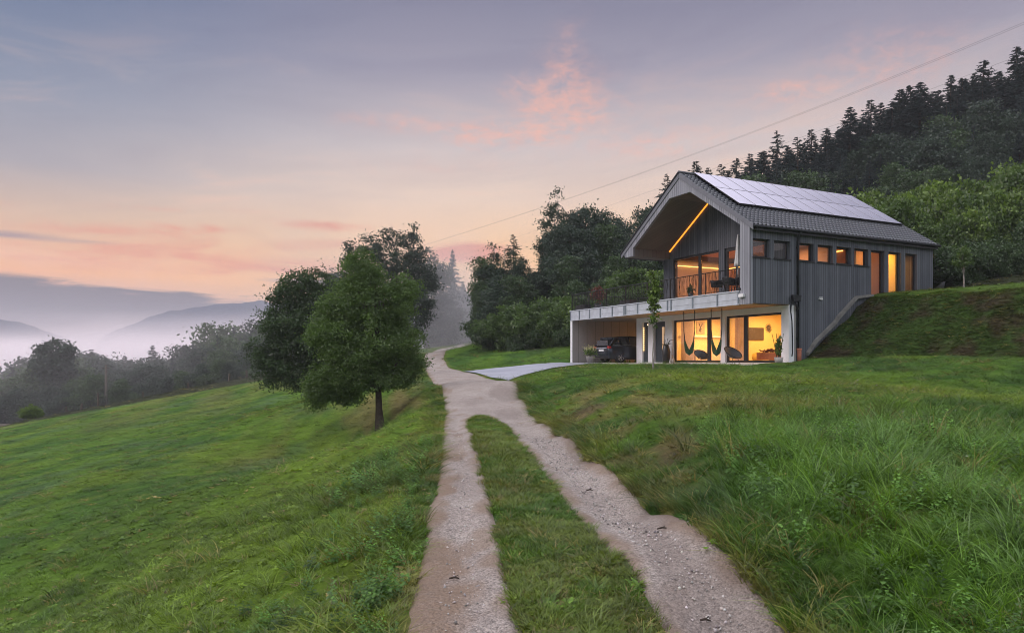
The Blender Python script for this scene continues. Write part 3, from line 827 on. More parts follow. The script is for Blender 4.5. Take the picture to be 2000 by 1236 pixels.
def scatter(name, pts, rot, scl, idx, tint, col, mat, label):
    me = bpy.data.meshes.new(name)
    me.vertices.add(len(pts)); me.vertices.foreach_set('co', pts.astype(np.float32).ravel())
    for nm, typ, arr, f in (('rot', 'FLOAT_VECTOR', rot, 'vector'), ('scl', 'FLOAT_VECTOR', scl, 'vector'), ('pick', 'INT', idx, 'value'), ('tint', 'FLOAT_COLOR', np.hstack([tint, np.ones((len(tint), 1))]), 'color')):
        a = me.attributes.new(nm, typ, 'POINT'); a.data.foreach_set(f, arr.astype(np.int32 if typ == 'INT' else np.float32).ravel())
    me.materials.append(mat)
    o = bpy.data.objects.new(name, me); C.objects.link(o)
    ng = bpy.data.node_groups.new(name, 'GeometryNodeTree')
    ng.interface.new_socket('Geometry', in_out='INPUT', socket_type='NodeSocketGeometry')
    ng.interface.new_socket('Geometry', in_out='OUTPUT', socket_type='NodeSocketGeometry')
    gi = ng.nodes.new('NodeGroupInput'); go = ng.nodes.new('NodeGroupOutput')
    ci = ng.nodes.new('GeometryNodeCollectionInfo'); ci.inputs['Collection'].default_value = col
    ci.inputs['Separate Children'].default_value = True; ci.inputs['Reset Children'].default_value = True
    ip = ng.nodes.new('GeometryNodeInstanceOnPoints'); ip.inputs['Pick Instance'].default_value = True
    ng.links.new(gi.outputs[0], ip.inputs['Points']); ng.links.new(ci.outputs[0], ip.inputs['Instance'])
    for nm, typ, sock in (('pick', 'INT', 'Instance Index'), ('rot', 'FLOAT_VECTOR', 'Rotation'), ('scl', 'FLOAT_VECTOR', 'Scale')):
        na = ng.nodes.new('GeometryNodeInputNamedAttribute'); na.data_type = typ; na.inputs['Name'].default_value = nm
        ng.links.new(na.outputs['Attribute'], ip.inputs[sock])
    ng.links.new(ip.outputs[0], go.inputs[0])
    md = o.modifiers.new('scatter', 'NODES'); md.node_group = ng
    tagp(o, label, None, None, 'stuff')
    return o

SRC = [blades(26, 0.075, 0.055, 0.0045, 0.5, 1, 3), blades(26, 0.08, 0.075, 0.0045, 0.6, 2, 3), blades(22, 0.07, 0.10, 0.005, 0.7, 3, 3),
       blades(24, 0.08, 0.20, 0.006, 0.7, 4), blades(26, 0.09, 0.27, 0.006, 0.9, 5),
       blades(34, 0.08, 0.38, 0.0100, 0.85, 6, 6, .22), blades(40, 0.07, 0.44, 0.0115, 1.2, 7, 6, .25), blades(30, 0.06, 0.52, 0.0085, 0.75, 8, 6, .25),
       rosette(9, 0.10, 0.020, 9), rosette(16, 0.06, 0.015, 10), blades(14, 0.06, 0.7, 0.0035, 0.35, 12, 5, 0.2), weed(14), weed(15, .34)]
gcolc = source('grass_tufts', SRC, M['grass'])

def ring(d0, d1, dens, mL=1.2):
    area = (d1 - d0) * (2 * 0.74 * (d0 + d1) / 2 + 2 * mL)
    N = int(area * dens)
    y = rng.random(N * 2) * (d1 - d0) + d0
    x = (rng.random(N * 2) * 2 - 1) * (0.74 * d1 + mL)
    k = np.abs(x) < 0.74 * y + mL
    x, y = x[k][:int(N)], y[k][:int(N)]
    return x, y
GXs, GYs, GW = [], [], []
for d0, d1, dens, sc_ in ((2.6, 6, 150, .9), (6, 10, 105, 1.0), (10, 16, 62, 1.15), (16, 25, 30, 1.45), (25, 40, 14, 1.9), (40, 62, 5.5, 2.6), (62, 90, 2.0, 3.6)):
    x, y = ring(d0, d1, dens)
    GXs.append(x); GYs.append(y); GW.append(np.full(len(x), sc_))
ym = rng.random(9000) ** .8 * 15.8 + 2.6; um = rng.random(9000)
ml, mr_ = smooth_interp(ym, pd2, pl2), smooth_interp(ym, pd2, pr1)
GXs.append(ml - .05 + (mr_ - ml + .1) * um); GYs.append(ym); GW.append(np.where(ym < 9, 1.0, 1.3))
# a fringe along the track edges
for side in (0, 1):
    ye = rng.random(3800) ** .8 * 24 + 2.6; ed_ = smooth_interp(ye, pd, pxr if side else pxl); off_ = np.abs(rng.normal(0, .22, 3800)) - .01
    GXs.append(ed_ + (off_ if side else -off_)); GYs.append(ye); GW.append(np.where(ye < 10, 1.0, 1.4))
ee = rng.random(22000); e2 = rng.random(22000)
GXs.append(13.4 + 3.1 * e2 + .664 * 14 * ee); GYs.append(32.5 + 2.8 * e2 - .747 * 14 * ee); GW.append(np.full(22000, 1.25))
x = np.concatenate(GXs); y = np.concatenate(GYs); wS = np.concatenate(GW)
ps, xl, xr = path_side(x, y)
ins_med = (y < 18.4)
l2 = np.where(ins_med, smooth_interp(np.minimum(y, 18.5), pd2, pl2), 0); r1_ = np.where(ins_med, smooth_interp(np.minimum(y, 18.5), pd2, pr1), 0)
wob = (fbm(x, y, 0.35, 131, 2) - 0.5) * 0.22
med_ = ins_med & (x > l2 + 0.0 + wob) & (x < r1_ - 0.0 + wob)
tip = ins_med & (y > 15.5) & (fbm(x, y, 0.6, 133) < sstep(15.5, 19.5, y) * 0.75)
med_ &= ~tip
ok = ((ps > 0.0 + wob * .5) | med_)
ok &= ~inpoly(x, y, DPOLY)
s_ = (x - C0.x) * sd.x + (y - C0.y) * sd.y; t_ = (x - C0.x) * td.x + (y - C0.y) * td.y
ok &= ~((s_ > -0.12) & (s_ < 12.6) & (t_ > -0.02) & (t_ < 15.35))
ok &= ~((s_ > -0.05) & (s_ < 3.0) & (t_ > -1.0) & (t_ < 0.2))
qq = (x - 13.1) * 0.747 + (y - 32.3) * 0.664
emb_ = (qq > 0.1) & (t_ < 0.0)
ok &= ~(emb_ & (qq < 4.2) & (rng.random(len(x)) < 0.35))
# bare patches stay thin
dryf = fbm(x, y, 0.9, 71)
right = x > (xl + xr) / 2
bare = right & (ps > 0.05) & (ps < 1.3) & (y > 6.5) & (y < 22) & (dryf > 0.60)
ok &= ~(bare & (rng.random(len(x)) < 0.75))
x, y, wS, ps, med_, right, emb_, xr, xl = (a[ok] for a in (x, y, wS, ps, med_, right, emb_, xr, xl))
N = len(x)
tall = right * sstep(10.8, 7.6, y + (fbm(x, y, 1.5, 141) - .5) * 3) * sstep(0.0, 0.75, ps - .6 * sstep(4.5, 9.5, y))
cl = fbm(x, y, 0.9, 143); r = rng.random(N)
idx = rng.integers(0, 3, N)
idx = np.where((r < np.where(right, 0.22, 0.05)) & ~med_, rng.integers(3, 5, N), idx)
vergeL = (~right) & (ps < 1.6) & (ps > 0.15) & (y < 14)
idx = np.where(vergeL & (r < 0.08 + 0.45 * (cl > 0.56)), rng.integers(3, 5, N), idx)
idx = np.where((~right) & (ps > 0.9) & (ps < 4) & (r < 0.20) & (y < 16) & (cl > .55), 4, idx)
bank_ = right & (ps < 1.6) & (ps > 0.05) & (y < 26)
idx = np.where(bank_ & (r < .42 - .02 * np.minimum(y, 12)), rng.integers(3, 5, N), idx)
idx = np.where((rng.random(N) < tall), np.where(cl > 0.40, rng.integers(5, 8, N), rng.integers(3, 6, N)), idx)
idx = np.where((tall > .4) & (rng.random(N) < 0.22), rng.integers(8, 10, N), idx)
idx = np.where((rng.random(N) < 0.20) & (y < 18) & (tall < .5), rng.integers(8, 10, N), idx)
idx = np.where((tall > .3) & (rng.random(N) < 0.03), 10, idx)
idx = np.where((tall > .3) & (rng.random(N) < 0.10 + .25 * (fbm(x, y, .8, 197) > .6)), rng.integers(11, 13, N), idx)
idx = np.where(vergeL & (rng.random(N) < 0.06), 11, idx)
idx = np.where(emb_ & (y > 15), np.where(rng.random(N) < .35, rng.integers(8, 10, N), rng.integers(0, 3, N)), idx)
clump = fbm(x, y, .55, 211, 2)
idx = np.where((idx >= 5) & (idx <= 7) & (clump < .43), rng.integers(2, 5, N), idx)
keep = ~((idx >= 5) & (idx <= 7) & (rng.random(N) < 0.25))
x, y, wS, ps, med_, right, emb_, idx, tall, cl = (a[keep] for a in (x, y, wS, ps, med_, right, emb_, idx, tall, cl))
N = len(x)
z = height(x, y)
col = ground_colour(x, y)
g_lush = np.array([0.092, 0.195, 0.022])
tl = (tall * 0.75)[:, None]
col = col * (1 - tl) + g_lush * tl * (0.7 + 0.9 * fbm(x, y, 1.2, 151)[:, None])
blu = (sstep(.52, .68, fbm(x, y, 2.0, 153)) * tall * .65)[:, None]
col = col * (1 - blu) + np.array([0.105, 0.200, 0.080]) * blu
md = (med_ * .6)[:, None]
col = col * (1 - md) + np.array([0.070, 0.145, 0.018]) * md * (0.6 + 0.8 * fbm(x, y, .8, 157)[:, None])
dryb = rng.random(N) < 0.06
col[dryb] = np.array([0.20, 0.17, 0.085]) * (0.7 + 0.6 * rng.random((dryb.sum(), 1)))
col[idx >= 11] = np.array([0.075, 0.17, 0.035])
col *= (0.55 + 0.9 * rng.random((N, 1)) ** 1.2) * 1.15
big_ = fbm(x, y, 1.1, 191, 2)
scv = wS * (0.7 + 0.6 * rng.random(N)) * np.where(idx >= 5, 0.32 + 0.70 * big_, 1.0)
scz = np.where(wS > 1.3, scv / np.sqrt(wS) , scv)
scz = np.where(med_, scz * 0.8, scz)
scz = np.where((idx >= 5) & (idx < 8) & (ps < .8), scz * .7, scz)
scz = np.where(right & (ps < 1.2) & (idx < 5), scz * (.95 - .25 * sstep(5, 9, y)), scz)
scz = np.where((y > 13) & right & ~emb_, scz * 0.62, scz)
scz = np.where((~right) & ~med_ & (idx < 3), scz * .72, scz)
scz = np.where((~right) & ~med_ & (idx >= 3) & (idx < 5), scz * .7, scz)
scz = np.where(emb_, scz * .6, scz)
scz = np.where((~right) & (idx < 5) & (y > 14), scz * .7, scz)
rot = np.stack([rng.normal(0, 0.12, N), rng.normal(0, 0.12, N), rng.random(N) * 6.283], -1)
print('grass tufts', N)
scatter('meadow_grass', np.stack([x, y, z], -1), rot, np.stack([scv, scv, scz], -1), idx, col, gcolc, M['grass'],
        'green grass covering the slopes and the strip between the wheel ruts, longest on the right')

# pebbles on the near part of the track
def pebble(seed):
    g = np.random.default_rng(seed)
    V = np.array([(0, 0, 1), (.9, 0, .2), (.28, .85, .2), (-.72, .53, .25), (-.72, -.53, .2), (.28, -.85, .2), (.3, .3, -.5), (-.4, -.2, -.5)], float) + g.normal(0, 0.13, (8, 3))
    F = [(0, 1, 2), (0, 2, 3), (0, 3, 4), (0, 4, 5), (0, 5, 1), (1, 6, 2), (2, 6, 3), (3, 6, 7), (3, 7, 4), (4, 7, 5), (5, 7, 6), (5, 6, 1)]
    return V * (1, 1, .7), np.array(F), None
m, n = newmat('pebble_stone')
a = n.n('ShaderNodeAttribute', attribute_type='INSTANCER', attribute_name='tint')
princ(n, a.outputs['Color'], 0.85, 0, 0.25)
M['pebble'] = m
pcol = source('pebbles', [pebble(i) for i in range(5)], m)
x, y = ring(2.8, 15, 520, .3)
ps, xl, xr = path_side(x, y)
l2 = smooth_interp(y, pd2, pl2); r1_ = smooth_interp(y, pd2, pr1)
ok = (ps < -0.02) & ((x < l2) | (x > r1_)) & (rng.random(len(x)) < np.where(np.minimum(x - xl, 9) < 0.45, 0.35, 1.0))
x, y = x[ok], y[ok]; N = len(x)
sz = 0.004 + 0.014 * rng.random(N) ** 4
g = (0.14 + 0.46 * rng.random((N, 1)))
tint = g * np.array([[1.0, 0.92, 0.88]]) * (0.95 + .1 * rng.random((N, 3)))
print('pebbles', N)
scatter('loose_gravel', np.stack([x, y, height(x, y, False) - 0.012 + (fbm(x, y * .6, .35, 301) - .5) * .035 + (fbm(x, y * .3, 1.2, 305) - .5) * .03], -1), rng.random((N, 3)) * 6.28, np.stack([sz] * 3, -1), rng.integers(0, 5, N), tint, pcol, m,
        'loose pale stones lying in the two wheel ruts')

# small wild flowers in the right lawn
def flower(seed, k):
    g = np.random.default_rng(seed); V, F, S = [], [], []
    h = .16 + .1 * g.random()
    V += [(-.001, 0, 0), (.001, 0, 0), (.003, 0.01, h), (-.003, .01, h)]; F.append((0, 1, 2, 3)); S.append(0)
    for i in range(6):
        a = i * 1.047; o = len(V)
        V += [(0, .01, h), (.012 * math.cos(a - .4), .01 + .012 * math.sin(a - .4), h + .003), (.018 * math.cos(a), .01 + .018 * math.sin(a), h + .004), (.012 * math.cos(a + .4), .01 + .012 * math.sin(a + .4), h + .003)]
        F.append((o, o + 1, o + 2, o + 3)); S.append(1)
    return np.array(V), np.array(F), np.array(S)
m, n = newmat('flower_petal')
a = n.n('ShaderNodeAttribute', attribute_type='INSTANCER', attribute_name='tint'); b = n.n('ShaderNodeAttribute', attribute_name='shade')
princ(n, n.mix(b.outputs['Fac'], (0.04, 0.09, 0.02), a.outputs['Color']), 0.7, 0, 0.2)
fcol = source('flower_heads', [flower(i, i) for i in range(4)], m)
x, y = ring(7, 19, 4, 0)
ok = (x > 3.0) & (fbm(x, y, 2.5, 171) > 0.42); x, y = x[ok], y[ok]; N = len(x)
pal = np.array([(0.62, 0.60, 0.55), (0.65, 0.48, 0.04), (0.34, 0.20, 0.36), (0.55, 0.50, 0.5)])
scatter('wild_flowers', np.stack([x, y, height(x, y)], -1), np.stack([rng.normal(0, .2, N), rng.normal(0, .2, N), rng.random(N) * 6.28], -1), np.stack([.55 + rng.random(N) * .35] * 3, -1),
        rng.integers(0, 4, N), pal[rng.choice(4, N, p=[.35, .12, .25, .28])], fcol, m, 'tiny white, yellow and mauve wild flowers in the lawn on the right')

# twigs on the track
tw_lab = ['dark twig lying in the left wheel rut near the middle of its stones', 'short dark stick on the left edge of the left wheel rut', 'dark stick lying near the right verge of the right wheel rut',
          'small dark chip of bark in the right wheel rut nearest the camera', 'tiny dark twig on the right wheel rut further up the track']
for (px, py, L), lab in zip(((887, 1122, .08), (826, 1112, .13), (1294, 1066, .10), (1378, 1203, .07), (1152, 964, .09)), tw_lab):
    d = 1.66 * FPX / (py - HOR); p = at(px, py, d); zz = hz(p.x, p.y, False) + 0.0
    a = random.uniform(-.5, .5); mb = MB()
    pts = [(0.5 * L * (k - 1) * math.cos(a + .2 * k), 0.5 * L * (k - 1) * math.sin(a + .2 * k), 0.012 * (k == 1)) for k in range(3)]
    mb.tube(pts, [.006, .009, .004], 5); mb.tube([pts[1], (pts[1][0] + .03, pts[1][1] + .03, .02)], [.004, .002], 4)
    o = mb.build('twig', M['bark']); o.location = (p.x, p.y, zz)
    tagp(o, lab, 'twig', 'twigs lying on the track')
# ================================================================== HOUSE
house = empty('house', C0, HA, 'grey timber house with lit windows, solar roof and a terrace over its carport', 'house')
RS = 0.686; PH = math.atan(RS)
def zt(y): return 6.2 + RS * (y if y <= 4.74 else 9.48 - y)
def ht(px, s):
    k = (px - 1000) / FPX
    return (C0.x + sd.x * s - k * (C0.y + sd.y * s)) / (-td.x + k * td.y)
def hzv(px, py, s):
    p = HP(s, ht(px, s)); return EYE + (HOR - py) / FPX * p.y

def wall_cells(mb, axis, a0, a1, u0, u1, z0, z1, holes):
    """solid wall between a0..a1 on axis (0: wall runs along y, 1: along x) with rectangular openings"""
    us = sorted({u0, u1, *[min(max(h[0], u0), u1) for h in holes], *[min(max(h[1], u0), u1) for h in holes]})
    zs = sorted({z0, z1, *[min(max(h[2], z0), z1) for h in holes], *[min(max(h[3], z0), z1) for h in holes]})
    def solid(i, j):
        if i < 0 or j < 0 or i >= len(us) - 1 or j >= len(zs) - 1: return False
        cu, cz = (us[i] + us[i + 1]) / 2, (zs[j] + zs[j + 1]) / 2
        return not any(h[0] < cu < h[1] and h[2] < cz < h[3] for h in holes)
    def pt(a, u, z): return (a, u, z) if axis == 0 else (u, a, z)
    for i in range(len(us) - 1):
        for j in range(len(zs) - 1):
            if not solid(i, j): continue
            A, B, Cc, Dd = us[i], us[i + 1], zs[j], zs[j + 1]
            for a in (a0, a1): mb.add([pt(a, A, Cc), pt(a, B, Cc), pt(a, B, Dd), pt(a, A, Dd)], [(0, 1, 2, 3)])
            if not solid(i - 1, j): mb.add([pt(a0, A, Cc), pt(a1, A, Cc), pt(a1, A, Dd), pt(a0, A, Dd)], [(0, 1, 2, 3)])
            if not solid(i + 1, j): mb.add([pt(a0, B, Cc), pt(a1, B, Cc), pt(a1, B, Dd), pt(a0, B, Dd)], [(0, 1, 2, 3)])
            if not solid(i, j - 1): mb.add([pt(a0, A, Cc), pt(a1, A, Cc), pt(a1, B, Cc), pt(a0, B, Cc)], [(0, 1, 2, 3)])
            if not solid(i, j + 1): mb.add([pt(a0, A, Dd), pt(a1, A, Dd), pt(a1, B, Dd), pt(a0, B, Dd)], [(0, 1, 2, 3)])
    return mb

# side wall with its openings
SW = [(0.14, 1.12), (1.38, 2.38), (2.90, 3.86), (4.12, 5.12), (5.36, 6.34), (6.58, 7.56)]
DW = [(7.76, 8.72), (9.03, 9.95), (10.28, 11.18)]
ZW0, ZW1, ZD0, ZD1 = 4.66, 5.47, 3.24, 5.47
holes = [(a, b, ZW0, ZW1) for a, b in SW] + [(a, b, ZD0, ZD1) for a, b in DW] + [(-1, 2.75, -1, 2.63)]
wall_cells(MB(), 1, 0, 0.30, 0.124, 12.43, -0.3, 5.93, holes).build('side_wall', M['clad'], house)
MB().box(2.604, 2.748, 0.015, 0.29, -0.3, 2.626).build('corner_return', M['concrete'], house)
# recessed gable wall
GW1, GW2 = (4.72, 8.34), (1.5, 4.32)
mb = wall_cells(MB(), 0, 2.5, 2.8, 0.304, 9.196, 3.2, 5.8, [(*GW1, 3.24, 5.77), (*GW2, 3.24, 5.77)])
mb.prism([(0.304, 5.8), (8.616, 5.8), (8.616, 6.2), (5.5, 8.27), (3.95, 8.27), (0.304, 5.92)], 0, 2.5, 2.8)
mb.build('gable_wall', M['clad'], house)
wall_cells(MB(), 1, 9.2, 9.45, 2.8, 12.12, 3.2, 5.9, []).build('rear_side_wall', M['clad'], house)
MB().prism([(0.304, -0.2), (9.196, -0.2), (9.196, 5.9), (4.74, 9.08), (0.304, 5.95)], 0, 12.13, 12.42).build('back_wall', M['clad'], house)
# portal frame of the gable
def zo(y): return zt(y) - 0.10
MB().prism([(0, 2.6), (0, zo(0)), (4.74, zo(4.74)), (9.48, zo(9.48)), (9.36, 5.8), (8.62, 5.8), (8.62, 6.22), (5.5, 8.3), (3.95, 8.3), (0.62, 6.16), (0.62, 2.6)], 0, -0.03, 0.12).build('gable_frame', M['clad_light'], house)
# linings of the loggia
mb = MB()
mb.prism([(8.62, 6.22), (5.5, 8.3), (5.5, 8.38), (8.62, 6.32)], 0, 0.122, 2.498)
mb.prism([(5.5, 8.3), (3.95, 8.3), (3.95, 8.38), (5.5, 8.38)], 0, 0.122, 2.498)
mb.prism([(3.95, 8.3), (0.304, 5.95), (0.304, 6.05), (3.95, 8.38)], 0, 0.122, 2.498)
mb.build('loggia_ceiling', M['soffit'], house)
MB().box(0.122, 12.5, 8.625, 9.36, 5.8, 6.215).build('eave_box', M['soffit'], house)
# roof core, tiles, ridge, barge boards, gutter
c_ = 0.08
MB().prism([(-0.18, zt(-0.18) - c_), (4.74, 9.45 - c_), (9.66, zt(9.66) - c_), (9.66, zt(9.66) - .28), (4.74, 9.45 - .30), (-0.18, zt(-0.18) - .28)], 0, 0.125, 12.6).build('roof', M['gutter'], house)
def tile_slope(side):
    S_ = np.arange(-0.06, 12.66, 0.04); course = 0.28; L = 4.93 / math.cos(PH); Vv = []
    k = 0
    while k * course < L:
        for f in (0.0, 0.5, 0.93, 0.985): 
            vv = k * course + f * course
            if vv <= L: Vv.append((vv, f, k))
        k += 1
    vs = np.array([v for v, _, _ in Vv]); fs = np.array([f for _, f, _ in Vv]); ks = np.array([k for *_, k in Vv])
    Sg, Vg = np.meshgrid(S_, vs); Fg = fs[:, None]; Kg = ks[:, None]
    wave = 0.024 * np.cos((Sg + 0.0 * Kg) / 0.24 * 2 * math.pi) + 0.008 * np.cos(Sg / 0.24 * 4 * math.pi)
    off = wave + 0.05 * (1 - Fg) - 0.05
    yy = -0.19 + Vg * math.cos(PH) - off * math.sin(PH)
    zz = zt(-0.19) + Vg * math.sin(PH) + off * math.cos(PH)
    if side: yy = 9.48 - yy
    a, b = Sg.shape; i2, j2 = np.meshgrid(np.arange(b - 1), np.arange(a - 1)); q = (j2 * b + i2).ravel()
    return np_mesh('roof_tiles', np.stack([Sg.ravel(), yy.ravel(), zz.ravel()], -1), np.stack([q, q + 1, q + b + 1, q + b], -1), M['tile'], parent=house)
tile_slope(False); tile_slope(True)
MB().tube([(-0.08, 4.74, 9.44), (12.68, 4.74, 9.44)], 0.075, 10).build('ridge_cap', M['tile'], house)
for sgn in (0, 1):
    f = (lambda y: y) if not sgn else (lambda y: 9.48 - y)
    MB().prism([(f(-0.2), zt(-0.2) - 0.02), (f(4.73), zt(4.73) - 0.02), (f(4.73), zt(4.73) - 0.30), (f(-0.2), zt(-0.2) - 0.26)], 0, -0.07, -0.033).build('barge_board', M['barge'], house)
    if sgn: MB().prism([(f(-0.24), zt(-0.24) + 0.035), (f(4.73), zt(4.73) + 0.035), (f(4.73), zt(4.73) - 0.045), (f(-0.24), zt(-0.24) - 0.045)], 0, -0.11, -0.072).build('verge_trim', M['gutter'], house)
MB().tube([(-0.05, -0.24, 5.96), (12.66, -0.24, 5.96)], 0.062, 8).build('gutter', M['gutter'], house)
MB().tube([(-0.05, 9.72, 5.96), (12.66, 9.72, 5.96)], 0.062, 8).build('gutter', M['gutter'], house)
# solar panels
PM0 = Matrix(((1, 0, 0, 0), (0, math.cos(PH), -math.sin(PH), 0), (0, math.sin(PH), math.cos(PH), 0), (0, 0, 0, 1)))
ncol, s0, s1, y0_, y1_ = 11, 0.72, 12.12, 1.50, 4.66
pw = (s1 - s0) / ncol; pl_ = (y1_ - y0_) / math.cos(PH) / 2
mbp = MB().box(0, pw - 0.016, 0, pl_ - 0.018, 0, 0.035); mbg = MB().box(0.022, pw - 0.038, 0.022, pl_ - 0.040, 0.034, 0.0385)
proto = gproto = None
for i in range(ncol):
    for j in range(2):
        if proto is None:
            proto = mbp.build('solar_panel', M['black'], house); gproto = mbg.build('panel_glass', M['panel'], proto); o = proto
        else:
            o = proto.copy(); C.objects.link(o); g2 = gproto.copy(); C.objects.link(g2); g2.parent = o
        yb = y0_ + j * pl_ * math.cos(PH)
        o.matrix_local = Matrix.Translation((s0 + i * pw, yb - 0.09 * math.sin(PH), zt(yb) + 0.09 * math.cos(PH))) @ PM0
mb = MB()
for yy in (1.50, 1.9, 3.0, 3.4, 4.5):
    q = Matrix.Translation((0, yy - 0.04 * math.sin(PH), zt(yy) + 0.03 * math.cos(PH))) @ PM0
    mb.box(s0 - .02, s1 + .02, 0, 0.04, -0.03, 0.055, q)
mb.build('mounting_rail', M['black'], house)
# ---- floors, slab, fascia
MB().box(0.13, 6.3, 0.304, 15.04, 2.66, 3.14).build('terrace_slab', M['concrete'], house)
MB().box(0.13, 6.25, 9.204, 15.04, 3.142, 3.2).build('terrace_paving', M['concrete'], house)
MB().box(0.13, 2.498, 0.304, 9.2, 3.142, 3.2).build('terrace_paving', M['concrete'], house)
MB().box(2.802, 12.12, 0.304, 9.196, 3.142, 3.21).build('upper_floor', M['infloor'], house)
MB().box(6.31, 12.12, 0.304, 9.196, 2.66, 3.14).build('floor_slab', M['concrete'], house)
MB().box(0.0, 2.298, 0.02, 11.5, 2.628, 2.656).build('porch_ceiling', M['wood_soffit'], house)
MB().box(0.0, 6.08, 11.51, 15.03, 2.628, 2.656).build('carport_ceiling', M['carport'], house)
MB().box(0.125, 2.298, 0.0, 0.30, 2.628, 2.66).build('wall_soffit', M['wood_soffit'], house)
mb = MB().box(-0.02, 0.12, 0.624, 15.26, 2.64, 3.18).box(0.122, 6.2, 15.045, 15.26, 2.64, 3.18)
mb.build('fascia', M['steel'], house)
mb = MB().box(-0.06, 0.10, 0.624, 15.30, 3.182, 3.235).box(0.102, 6.2, 15.10, 15.30, 3.182, 3.235)
mb.box(-0.032, -0.021, 0.624, 15.27, 2.84, 2.862).box(-0.05, -0.021, 0.624, 15.29, 2.6, 2.64)
mb.build('fascia_rail', M['steel'], house)
for t in (0.70, 2.04, 3.75, 5.38, 5.66, 7.03, 8.19, 9.3, 9.46, 10.61, 11.85, 13.0, 14.18, 15.22):
    MB().box(-0.058, -0.033, t - 0.035, t + 0.035, 2.642, 3.18).build('fascia_post', M['steel_dark'], house)
# lower storey, white front
LH = [(10.38, 10.92, 0.02, 2.35), (8.82, 9.83, 0.02, 2.33), (4.39, 8.16, 0.02, 2.34), (0.45, 4.05, 0.02, 2.34)]
wall_cells(MB(), 0, 2.3, 2.6, 0.0, 11.5, -0.2, 2.626, LH).build('front_wall', M['plaster'], house)
MB().box(2.604, 6.08, 11.2, 11.5, -0.2, 2.626).build('carport_side_wall', M['plaster'], house)
MB().box(0.0, 6.08, 15.05, 15.24, -0.3, 2.626).build('carport_wall', M['carport'], house)
MB().box(-0.03, -0.002, 15.03, 15.25, -0.3, 2.62).build('wall_end_trim', M['white'], house)
MB().box(6.085, 6.28, 11.2, 15.24, -0.3, 2.626).build('carport_back_wall', M['carport'], house)
# ---- interior shells
IX = 6.9
mb = MB().box(IX, IX + 0.1, 0.304, 9.1, 0.03, 2.6)
mb.box(2.61, IX, 8.42, 8.5, 0.03, 2.6).box(2.61, IX, 0.304, 0.36, 0.03, 2.6)
mb.box(2.61, IX, 4.18, 4.28, 0.03, 2.6)
mb.build('interior_wall', M['inwall'], house)
MB().box(2.61, 8.0, 8.51, 11.19, 2.45, 2.5).box(2.61, IX, 0.37, 8.41, 2.52, 2.6).build('interior_ceiling', M['inwhite'], house)
MB().box(2.604, IX, 0.31, 11.19, -0.15, 0.028).build('lower_floor', M['infloor'], house)
mb = MB().box(5.22, 5.28, 0.31, 3.2, 3.215, 5.8).box(8.85, 8.93, 0.31, 9.11, 3.215, 5.8).box(10.02, 10.1, .31, 5.0, 3.215, 5.8)
mb.box(2.81, 12.12, 9.12, 9.19, 3.215, 5.9)
mb.build('interior_wall', M['inwhite'], house)
mb = MB().prism([(0.31, 5.82), (3.95, 7.9), (5.5, 7.9), (9.1, 5.82), (9.1, 5.9), (5.5, 7.98), (3.95, 7.98), (0.31, 5.9)], 0, 2.81, 12.1)
mb.build('interior_ceiling', M['inorange'], house)

mb = MB().box(3.0, 12.0, 8.98, 9.02, 5.50, 5.54).box(6.98, 7.02, 1.0, 8.9, 5.50, 5.54)
mb.build('cove_light', mat_lamp('cove_glow', (1, .50, .12), 4.0), house)
MB().box(7.03, 7.1, .31, 9.1, 3.215, 5.8).build('interior_wall', M['inorange'], house)
# ---- windows
def window(axis, a, u0, u1, z0, z1, fr=0.07, bars=(), parent=house, depth=0.07, name='window', bar_w=0.10):
    """frame at a..a+depth; bars = fractions along u for mullions"""
    def bx(m, p, q, c, d):
        if axis == 0: m.box(a, a + depth, p, q, c, d)
        else: m.box(p, q, a, a + depth, c, d)
    m = MB(); e = 0.003
    bx(m, u0 + e, u0 + fr, z0 + e, z1 - e); bx(m, u1 - fr, u1 - e, z0 + e, z1 - e)
    bx(m, u0 + fr, u1 - fr, z0 + e, z0 + fr); bx(m, u0 + fr, u1 - fr, z1 - fr, z1 - e)
    cuts = [u0 + fr]
    for b in bars: bx(m, b - bar_w / 2, b + bar_w / 2, z0 + fr, z1 - fr); cuts += [b - bar_w / 2, b + bar_w / 2]
    cuts.append(u1 - fr)
    f = m.build(name, M['frame'], parent)
    for p, q in zip(cuts[::2], cuts[1::2]):
        mm = MB()
        if axis == 0: mm.box(a + depth * .4, a + depth * .6, p + .001, q - .001, z0 + fr + .001, z1 - fr - .001)
        else: mm.box(p + .001, q - .001, a + depth * .4, a + depth * .6, z0 + fr + .001, z1 - fr - .001)
        mm.build('pane', M['glass'], f)
    return f
for k, (a, b) in enumerate(SW):
    window(1, 0.17, a, b, ZW0, ZW1, 0.075)
    MB().box(a - 0.03, b + 0.05, -0.05, 0.165, ZW0 - 0.035, ZW0 - 0.002).build('window_sill', M['frame'], house)
for a, b in DW: window(1, 0.17, a, b, ZD0, ZD1, 0.08)
window(0, 2.56, *GW1, 3.25, 5.765, 0.10, (6.25,), bar_w=0.2)
window(0, 2.56, *GW2, 3.25, 5.765, 0.16, (3.55,), bar_w=.1)
window(0, 2.42, 4.39, 8.16, 0.03, 2.335, 0.10, (5.38,), bar_w=0.24)
window(0, 2.42, 0.45, 4.05, 0.03, 2.335, 0.10, (2.78,), bar_w=0.26)
